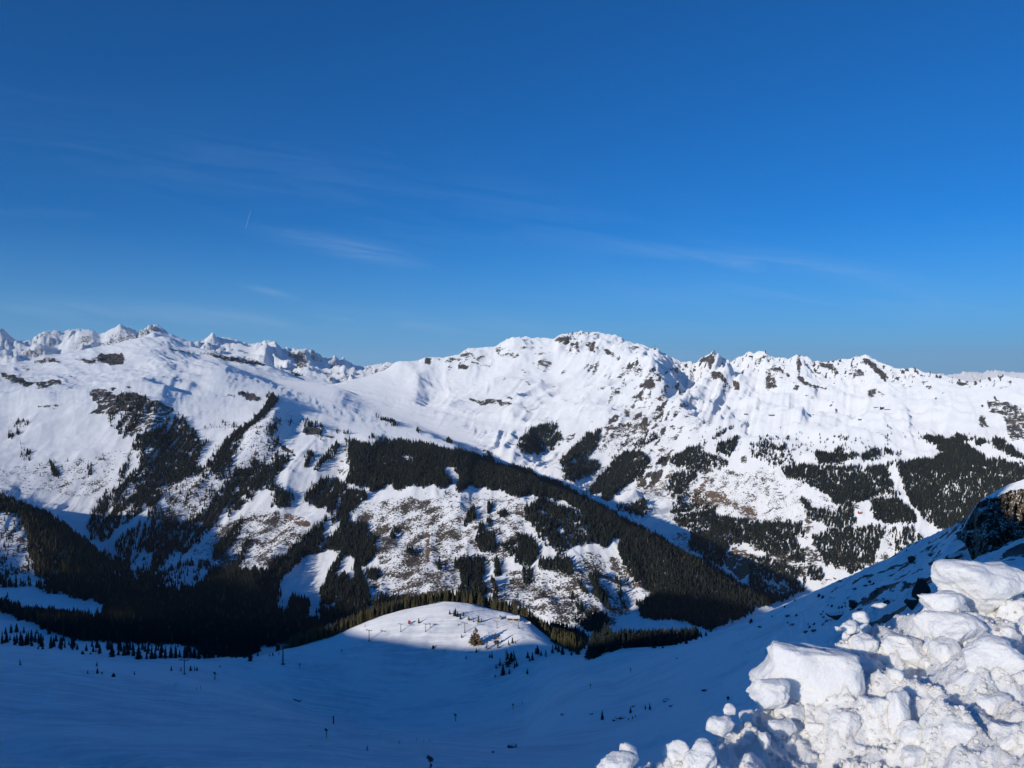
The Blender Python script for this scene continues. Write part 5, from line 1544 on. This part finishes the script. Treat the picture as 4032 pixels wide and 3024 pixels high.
# ---- rock cliff at the right edge
tops = L("3786,2096 3806,2054 3830,2014 3850,1987 3880,1966 3905,1960 3935,1953 3960,1938 4000,1929 4032,1925 4100,1900 4300,1850 4700,1730")
bots = L("3786,2110 3806,2130 3826,2185 3864,2180 3888,2150 3905,2160 3923,2172 3961,2195 3983,2245 4015,2265 4032,2265 4100,2260 4300,2250 4700,2200")
caps = L("3786,2094 3806,2050 3830,2008 3870,1962 3909,1939 3977,1906 4032,1886 4200,1835 4700,1700")
uu = np.concatenate([np.arange(3786, 4120, 1.8), np.arange(4120, 4701, 9)])
tt_ = np.interp(uu, tops[:, 0], tops[:, 1]); bb_ = np.interp(uu, bots[:, 0], bots[:, 1]) + 20
tt_smooth = tt_.copy()
tt_ = tt_ + 6 * fbm(uu / 20, uu * 0 + 3.3, 4, 201)
nv = 150
vv = np.linspace(0, 1, nv)[:, None]
rowg = bb_[None, :] * (1 - vv) + tt_[None, :] * vv
ug = np.broadcast_to(uu, rowg.shape)
dg_ = 186 + 16 * vv + 16 * smooth(3880, 3790, ug) + 0 * rowg
crack = ridged(ug / 26 + .5 * noise2(ug / 50, rowg / 60, 7), rowg / 150, 4, 211)
blk = np.round(2.2 * noise2(ug / 34, rowg / 75, 214) + 1.2 * noise2(ug / 15, rowg / 30, 215)) / 2.0      # split blocks
dg_ = dg_ - 3.2 * (crack - .9) - 3.6 * fbm(ug / 60, rowg / 60, 4, 212) - 2.4 * blk - 1.3 * fbm(ug / 9, rowg / 11, 3, 216)
cof = np.stack([(ug - CX) / F * dg_, dg_, -(rowg - HZ) / F * dg_], -1)
me = grid_mesh('rock_face', cof)
cliff = empty('rock_cliff', at(3950, 2170, 190))
o = link('rock_face', me, M_CLIFF); o.parent = cliff; o.matrix_parent_inverse = Matrix.Translation(cliff.location).inverted()
# snow lying on top of it and running back into the slope
top = cof[-1]
capn = 14
cap = np.zeros((capn, len(uu), 3))
rc_ = np.interp(uu, caps[:, 0], caps[:, 1])
dtop = cof[-1][:, 1]
dsm = np.full_like(dtop, dtop.mean())
for i in range(capn):
    f = i / (capn - 1)
    k_ = min(1.0, f * 3)
    d_ = (dtop - .6) * (1 - k_) + dsm * k_ + 46 * f
    r__ = tt_ * (1 - k_) + tt_smooth * k_
    r__ = r__ - 6 * min(1, f * 8) if f > 0 else r__
    g_ = min(1.0, f / .62)
    r__ = r__ * (1 - g_) + rc_ * g_ + (max(0, f - .62) * 160)
    cap[i, :, 0] = (uu - CX) / F * d_; cap[i, :, 1] = d_
    cap[i, :, 2] = -(r__ - HZ) / F * d_ + .25 * fbm(uu / 40, uu * 0 + f * 3, 3, 221) * (f > 0)
me = grid_mesh('snow_cap', cap)
for an in ('rock', 'brown', 'brush'): fattr(me, an, np.zeros(cap.shape[:2]))
o = link('snow_cap', me, SNOW_NEAR); o.parent = cliff; o.matrix_parent_inverse = Matrix.Translation(cliff.location).inverted()
tag(cliff, 'steep dark rock cliff with a sunlit top corner at the right edge', 'cliff')

# ---- boulders and dwarf pines on the near slopes (px, row, width px, height px)
BOULD = [(3625, 2310, 70, 90, 'biggest dark outcrop just above the snow bank on the right slope'), (3590, 2372, 50, 40, 'dark rock at the lower left foot of the biggest outcrop'),
         (3500, 2368, 46, 22, 'flat dark rock left of the biggest outcrop'), (3360, 2375, 40, 40, 'leaning dark rock right of the dwarf pine patch'), (3290, 2420, 60, 30, 'long dark rock band in the dwarf pine patch'),
         (3760, 2190, 60, 16, 'long low rock rib under the cliff foot'), (3690, 2215, 70, 14, 'long low rock rib running down from the cliff'), (3590, 2200, 26, 26, 'dark rock standing on the slope left of the cliff ribs'),
         (3425, 2290, 14, 10, 'small dark stone on the upper right slope'), (3450, 2322, 12, 9, 'small dark stone below the other on the upper right slope'),
         (3410, 2305, 10, 8, 'tiny dark stone on the upper right slope'), (3800, 2070, 22, 26, 'dark rock at the left foot of the cliff'),
         (2455, 2826, 28, 9, 'low rock among the little spruces on the near shaded slope'), (2434, 2826, 24, 8, 'low rock left of the one among the little spruces'), (2420, 2836, 14, 8, 'small stone at the left end of the little spruces'),
         (2776, 2716, 24, 12, 'dark rock with snow cap on the shaded slope above the snow blocks'), (2626, 2758, 26, 8, 'flat rock right of the little spruces'), (2643, 2779, 22, 6, 'flattest rock below the flat one right of the little spruces'),
         (2493, 2780, 16, 7, 'small flat stone above the little spruces'), (2328, 2810, 14, 8, 'small stone left of the little spruces'), (2866, 2748, 10, 14, 'small dark stone beside the snow blocks'),
         (2016, 2938, 34, 15, 'dark rock hump on the lower middle piste'), (1940, 2960, 12, 9, 'small dark stone left of the rock hump on the lower piste'), (1172, 2755, 30, 11, 'dark rock on the shaded left piste edge'),
         (2213, 2812, 12, 7, 'tiny stone on the slope left of the little spruces'), (2665, 2590, 8, 5, 'tiny dark stone beneath the shaded hollow')]
for i, (px, row, w_, h_, lab) in enumerate(BOULD):
    g = ground_at(px, row + h_ * .4, 4.3); k = g.y / F
    me = lump_mesh('boulder', 300 + i, 3, 9, (.45, .85), .16, 1.3, .8, M_STONE)
    o = link('boulder', me)
    o.location = g + Vector((0, 0, h_ * k * .22)); o.scale = (w_ * k * .55, w_ * k * .55, h_ * k * .62)
    o.rotation_euler = (random.uniform(-.2, .2), random.uniform(-.35, .1) if px > 3000 else 0, random.uniform(-.5, .5))
    tag(o, lab, 'rock')
r_ = random.Random(5)
DP = []
for i in range(30):
    px = r_.choice([r_.gauss(3215, 40), r_.gauss(3290, 55), r_.gauss(3350, 40), r_.gauss(3120, 60), r_.uniform(3000, 3500)])
    row = 2470 - (px - 3180) * .62 + r_.gauss(0, 22)
    if px < 3180: row = 2440 - (px - 3180) * .1 + r_.gauss(0, 26)
    DP.append((px, row, r_.uniform(6, 13)))
DP += [(3440, 2300, 10), (3225, 2350, 18), (3240, 2355, 14), (2958, 2452, 20), (3090, 2392, 10), (3310, 2290, 9), (3570, 2170, 9), (3660, 2140, 12), (3130, 2365, 8), (2990, 2470, 7), (2575, 2552, 9), (2610, 2552, 11)]
DP.sort()
for i, (px, row, h_) in enumerate(DP):
    g = ground_at(px, row, 4.3); hm = h_ / F * g.y
    plant('bush' if i % 3 else 'shrub', g - Vector((0, 0, .1 * hm)), hm, hm * 1.5, 'low dark dwarf pine, {} from the left on the shaded right slope'.format(nth(i + 1)) if i % 3 else 'leafless shrub, {} plant from the left on the shaded right slope'.format(nth(i + 1)), 'dwarf pines on the right slope')

# ---------------------------------------------------------------- the ploughed snow bank at the camera's feet
t = NT('bank_snow')
p_ = t.pos()
n1 = t.noise(p_, 7.0, 6, .6); n2 = t.noise(p_, 46.0, 4, .6); n3 = t.noise(p_, 2.2, 3)
t.l.new(t.mix(n3, (.91, .918, .925, 1), (.965, .968, .97, 1)), t.bsdf.inputs['Base Color'])
t.rough(.62, .25)
t.bsdf.inputs['Subsurface Weight'].default_value = .8
t.bsdf.inputs['Subsurface Radius'].default_value = (.03, .035, .045)
t.bsdf.inputs['Subsurface Scale'].default_value = .9
t.bump(t.math('ADD', t.math('MULTIPLY', n1, .06), t.math('ADD', t.math('MULTIPLY', n2, .014), t.math('MULTIPLY', t.noise(p_, 150.0, 3, .6), .005))), .9, 1.0)
M_BANK = t.mat
EDGE = L("2100,3.5,3300 2200,3.6,3165 2330,3.9,3072 2500,4.1,3035 2700,4.3,2978 2900,4.6,2862 3050,5.0,2750 3200,5.5,2625 3400,6.0,2510 3600,6.4,2425 3800,6.6,2350 4032,6.7,2325 4500,6.8,2270 5200,6.8,2200")
uc = np.arange(2100, 5200, 7.0)
de = pchip(EDGE[:, 0], EDGE[:, 1], uc); re_ = pchip(EDGE[:, 0], EDGE[:, 2], uc)
ze = -(re_ - HZ) / F * de
NB = 250
bd, bz_ = [], []
for i in range(NB):
    f = i / (NB - 1)
    if f < .84:
        g = f / .84
        d_ = 2.0 + (de - 2.0) * g
        z_ = ze - .22 * (1 - g)
    else:
        g = (f - .84) / .16
        d_ = de * (1 + .55 * g); z_ = ze - 2.6 * g ** 1.4 * (1 + .5 * g)
    bd.append(d_); bz_.append(z_)
bd = np.array(bd); bz_ = np.array(bz_); bu = np.broadcast_to(uc, bd.shape)
bx_ = (bu - CX) / F * bd
def cells(x, y, size, seed):
    """rounded broken chunks: distance to the nearest jittered cell centre, as raised lumps with flat tilted tops"""
    gx, gy = x / size, y / size
    ix, iy = np.floor(gx), np.floor(gy)
    best = np.full(x.shape, 9.0); hgt = np.zeros(x.shape); sec = np.full(x.shape, 9.0)
    for ox in (-1, 0, 1):
        for oy in (-1, 0, 1):
            h1 = hash2(ix + ox, iy + oy, seed) / 4294967296.0; h2 = hash2(ix + ox, iy + oy, seed + 5) / 4294967296.0; h3 = hash2(ix + ox, iy + oy, seed + 9) / 4294967296.0
            dx = gx - (ix + ox + h1); dy = gy - (iy + oy + h2)
            d_ = np.hypot(dx, dy)
            tilt = h3 + .55 * (dx * (h1 - .5) + dy * (h2 - .5)) * 2
            nb = d_ < best
            sec = np.where(nb, best, np.minimum(sec, d_)); hgt = np.where(nb, tilt, hgt); best = np.where(nb, d_, best)
    edge = smooth(0.0, .55, sec - best)
    return hgt * (.25 + .75 * edge) + .35 * edge
wx_ = bx_ + .05 * fbm(bx_ / .25, bd / .25, 3, 236); wy_ = bd + .05 * fbm(bx_ / .25, bd / .25, 3, 237)
lump = (.12 * fbm(bx_ / 1.1, bd / 1.1, 3, 231) + .25 * (cells(wx_, wy_, .62, 41) - .5) + .10 * (cells(wx_, wy_, .33, 42) - .5) + .035 * (cells(wx_, wy_, .21, 43) - .5) * smooth(-.3, .3, fbm(bx_ / .6, bd / .6, 2, 238))
        + .010 * (cells(wx_, wy_, .09, 47) - .5) * smooth(-.2, .4, fbm(bx_ / .5, bd / .5, 2, 239)) + .045 * fbm(bx_ / .16, bd / .16, 5, 232, .55))
fall = (np.arange(NB) / (NB - 1))[:, None]
bz_ = bz_ + lump * (.35 + .65 * smooth(1.9, 2.6, bd)) * (1 - .8 * smooth(.80, .88, fall))
brow = HZ - bz_ / bd * F
def bank_at(px, row):
    j = int(np.argmin(np.abs(uc - px)))
    ok = np.nonzero((brow[:, j] <= row) & (np.arange(NB) < NB * .86))[0]
    i = ok[0] if len(ok) else int(NB * .82)
    return Vector((bx_[i, j], bd[i, j], bz_[i, j]))

def snow_block_mesh(name, seed, subdiv, box):
    r = random.Random(seed)
    bm = bmesh.new()
    bmesh.ops.create_icosphere(bm, subdivisions=subdiv, radius=1.0)
    P = [(Vector((r.gauss(0, 1), r.gauss(0, 1), r.gauss(0, .8))).normalized(), r.uniform(.55, .95)) for _ in range(10)]
    off = Vector((r.uniform(-50, 50), r.uniform(-50, 50), r.uniform(-50, 50)))
    shx, shy, tap = r.uniform(-.3, .3), r.uniform(-.25, .25), r.uniform(-.28, .28)
    for v in bm.verts:
        p = Vector([math.copysign(abs(c) ** (box * .8), c) for c in v.co]) * .86
        p.x += shx * p.z; p.y += shy * p.z
        s_ = 1 + tap * p.z; p.x *= s_; p.y *= s_
        for n_, o_ in P:
            d_ = p.dot(n_)
            if d_ > o_: p -= n_ * (d_ - o_) * .96
        n = v.co.normalized(); q_ = p + off
        k_ = .24 * mnoise.noise(q_ * 1.0) + .12 * mnoise.noise(q_ * 2.3) - .085 * abs(mnoise.noise(q_ * 3.6)) + .045 * mnoise.noise(q_ * 7.5) + .022 * mnoise.noise(q_ * 16.0)
        v.co = p + n * k_
    me = bpy.data.meshes.new(name); bm.to_mesh(me); bm.free()
    me.polygons.foreach_set('use_smooth', [True] * len(me.polygons))
    me.materials.append(M_BANK)
    return me
KB = (2800, 2150, 1.7955)
BLOCKS = [  # x, y (centre in study crop), width, height, boxiness, label
 (700, 850, 700, 430, .62, 'biggest snow block, broad and undercut, standing at the left of the bank'),
 (400, 1020, 290, 160, .7, 'smooth snow block tucked under the left end of the biggest block'),
 (735, 1045, 270, 190, .75, 'rounded snow block directly below the biggest block'),
 (1090, 705, 195, 170, .8, 'round snow lump at the right shoulder of the biggest block'),
 (1120, 840, 170, 150, .8, 'snow lump below the round shoulder lump of the biggest block'),
 (1870, 250, 660, 340, 1.05, 'big domed snow block on the top right of the bank'),
 (1620, 400, 350, 220, .8, 'snow block leaning under the left end of the big domed block'),
 (1710, 590, 430, 260, .95, 'large smooth snow block in the middle of the right bank'),
 (1370, 710, 370, 230, .6, 'tilted slab of snow between the biggest block and the large smooth one'),
 (1655, 735, 190, 170, .75, 'knobbly snow block below the large smooth block'),
 (1525, 835, 130, 130, .8, 'small snow block left of the knobbly one'),
 (2010, 770, 420, 270, .95, 'wide sloping snow block at the right edge below the large smooth block'),
 (1060, 490, 125, 75, .7, 'topmost chunk of the little stack behind the biggest block'),
 (985, 565, 120, 80, .8, 'left chunk of the little stack behind the biggest block'),
 (1095, 585, 90, 100, .8, 'right chunk of the little stack behind the biggest block'),
 (950, 628, 66, 60, .85, 'lowest chunk of the little stack behind the biggest block'),
 (898, 582, 40, 32, .85, 'tiny chunk left of the little stack'),
 (1180, 418, 120, 36, .8, 'flat sunlit crumb on the shaded crest behind the little stack'),
 (580, 1165, 290, 150, .75, 'flat-topped snow block below the block under the biggest one'),
 (285, 1225, 160, 110, .75, 'snow block at the left below the smooth tucked block'),
 (500, 1275, 240, 120, .8, 'snow block in front of the flat-topped one'),
 (925, 1250, 220, 200, .85, 'dome-shaped upright snow block in the lower middle'),
 (1325, 1150, 190, 340, .7, 'tall pointed snow block right of the dome-shaped one'),
 (125, 1150, 90, 84, .75, 'small chunk at the left rim of the bank'),
 (60, 1265, 190, 120, .7, 'lumpy sunlit chunk at the far left rim of the bank'),
 (130, 1345, 74, 74, .85, 'round small chunk in the shade at the left rim'),
 (45, 1390, 90, 60, .85, 'low chunk beside the round one at the left rim'),
 (240, 1375, 110, 74, .8, 'low chunk right of the round one at the left rim'),
 (370, 1365, 110, 120, .8, 'upright chunk above the front ridge of the bank'),
 (1310, 905, 120, 90, .85, 'rounded chunk in the shaded hollow of the bank'),
 (1360, 855, 60, 62, .85, 'little pointed chunk above the rounded one in the hollow'),
 (2105, 615, 190, 110, .8, 'snow lump at the right edge above the wide sloping block'),
 (2035, 425, 170, 100, .8, 'snow lump under the right side of the big domed block'),
 (1410, 1485, 210, 120, .7, 'angular snow block at the bottom of the view'),
 (735, 1290, 160, 90, .8, 'flat chunk left of the dome-shaped block'),
 (1430, 1330, 220, 170, .75, 'snow block under the tall pointed one'),
 (1980, 1090, 300, 160, .85, 'broad lump in the rubble on the right'),
 (2120, 900, 220, 160, .85, 'pale lump at the right edge in the rubble'),
 (1150, 1110, 220, 150, .85, 'broad lump between the dome and the biggest block'),
 (700, 1225, 80, 70, .85, 'small cube-like chunk right of the flat-topped block'),
 (-580, 1465, 160, 150, .75, 'lone rounded chunk on top of the bank end at the bottom'),
 (-690, 1535, 300, 150, .75, 'snow block at the very left end of the bank'),
 (-260, 1460, 160, 190, .7, 'forked upright snow block near the bottom left of the bank'),
 (-70, 1490, 230, 220, .75, 'large pointed snow block near the bottom left of the bank'),
 (1760, 1290, 260, 180, .8, 'rounded block in the sunlit lower right of the bank'),
 (2120, 1330, 260, 200, .8, 'rounded block at the right edge of the lower bank'),
]
PLACED = []
for i, (x, y, w_, h_, bx, lab) in enumerate(BLOCKS):
    px, row = x / KB[2] + KB[0], y / KB[2] + KB[1]
    wpx, hpx = w_ / KB[2], h_ / KB[2]
    g = bank_at(px, min(row + hpx * .42, 3100))
    PLACED.append((px, row, wpx, hpx, g.y))
# the blocks are half sunk in and packed round with loose snow
add = np.zeros_like(bz_)
for ib, (px, row, wpx, hpx, gy) in enumerate(PLACED):
    k = gy / F; cx_ = (px - CX) / F * gy
    r2 = ((bx_ - cx_) / (wpx * k * .62)) ** 2 + ((bd - gy) / (max(wpx, hpx) * k * .55)) ** 2
    add = np.maximum(add, (.38 if ib else .16) * hpx * k * np.exp(-r2 ** 1.3))
bz_ = bz_ + add * (1 - .7 * smooth(.82, .9, fall)) * (1 + .5 * fbm(bx_ / .2, bd / .2, 3, 241))
me = grid_mesh('snow_bank', np.stack([bx_, bd, bz_], -1))
tag(link('snow_bank', me, M_BANK), 'sunlit bank of ploughed snow at the lower right', kind='structure')
for i, (x, y, w_, h_, bx, lab) in enumerate(BLOCKS):
    px, row = x / KB[2] + KB[0], y / KB[2] + KB[1]
    wpx, hpx = w_ / KB[2], h_ / KB[2]
    gy = PLACED[i][4]; k = gy / F
    c = at(px, row, gy)
    big_ = w_ > 150
    me = snow_block_mesh('snow_block', 400 + i, 5 if w_ > 190 else (4 if w_ > 90 else 3), bx)
    o = link('snow_block', me)
    o.location = c
    o.scale = (wpx * k * .56, min(wpx, hpx * 1.3) * k * .58, hpx * k * .60)
    o.location.z -= hpx * k * .09
    o.rotation_euler = (random.uniform(-.15, .15), random.uniform(-.12, .12), random.uniform(-.4, .4))
    tag(o, lab, 'snow block', 'snow blocks on the ploughed bank')
# crumbs too many to count
crumb = [lump_mesh('crumb', 500 + i, 2, 7, (.55, .9), .12, 1.3, .8) for i in range(5)]
CV, CF_ = [], []
off = 0
for i in range(1900):
    px = random.uniform(2350, 4120)
    row = random.uniform(2420, 3060)
    ed = float(np.interp(px, EDGE[:, 0], EDGE[:, 2]))
    if row < ed - 10: continue
    g = bank_at(px, row)
    s_ = random.choice([.004, .005, .006, .008, .010, .013]) * random.uniform(.7, 1.5)
    me = crumb[i % 5]
    n = len(me.vertices); vv_ = np.zeros(n * 3); me.vertices.foreach_get('co', vv_); vv_ = vv_.reshape(-1, 3)
    a = random.uniform(0, 6.28); R_ = np.array([[math.cos(a), -math.sin(a), 0], [math.sin(a), math.cos(a), 0], [0, 0, 1]])
    CV.append((vv_ @ R_.T) * s_ * np.array([1.2, 1, .85]) + np.array(g) + (0, 0, s_ * .3))
    ff = np.zeros(len(me.polygons) * 3, int); me.polygons.foreach_get('vertices', ff)
    CF_.append(ff.reshape(-1, 3) + off); off += n
me = bpy.data.meshes.new('snow_crumbs')
me.from_pydata(np.concatenate(CV).tolist(), [], np.concatenate(CF_).tolist())
me.polygons.foreach_set('use_smooth', [True] * len(me.polygons))
tag(link('snow_crumbs', me, M_BANK), 'small snow crumbs strewn over the ploughed bank', 'snow', kind='stuff')

# ---------------------------------------------------------------- contrail
a_, b_ = at(988, 828, 24000), at(966, 902, 24000)
t = NT('contrail_vapour')
t.l.new(t.mix(.5, (.9, .9, .9, 1), (.9, .9, .9, 1)), t.bsdf.inputs['Base Color']); t.rough(1.0, 0)
tr_ = t.n.new('ShaderNodeBsdfTransparent'); mx = t.n.new('ShaderNodeMixShader')
nz = t.noise(t.pos(), .012, 4)
t.set(mx.inputs[0], t.ramp(nz, .3, .7, .05, .22)); t.l.new(tr_.outputs[0], mx.inputs[1]); t.l.new(t.bsdf.outputs[0], mx.inputs[2]); t.l.new(mx.outputs[0], t.out.inputs[0])
m_ = MB().tube((0, 0, 0), b_ - a_, 6, 11, 8)
o = m_.build('contrail', t.mat); o.location = a_
tag(o, 'short white contrail high in the blue sky', 'contrail')
# ---------------------------------------------------------------- the air between here and the far ranges
bm = bmesh.new(); bmesh.ops.create_cube(bm, size=1.0)
bmesh.ops.transform(bm, matrix=Matrix.Translation((0, 22500, 150)) @ Matrix.Diagonal((110000, 55000, 2500, 1)), verts=bm.verts)
me = bpy.data.meshes.new('haze'); bm.to_mesh(me); bm.free()
hm_ = bpy.data.materials.new('haze'); hm_.use_nodes = True
hn = hm_.node_tree.nodes; hn.clear()
ho = hn.new('ShaderNodeOutputMaterial'); pv = hn.new('ShaderNodeVolumePrincipled')
pv.inputs['Color'].default_value = (.78, .88, 1, 1); pv.inputs['Density'].default_value = 1.5e-5; pv.inputs['Anisotropy'].default_value = 0.0
hm_.node_tree.links.new(pv.outputs[0], ho.inputs['Volume'])
tag(link('haze', me, hm_), 'thin bluish haze over the far ranges', 'haze', kind='stuff')
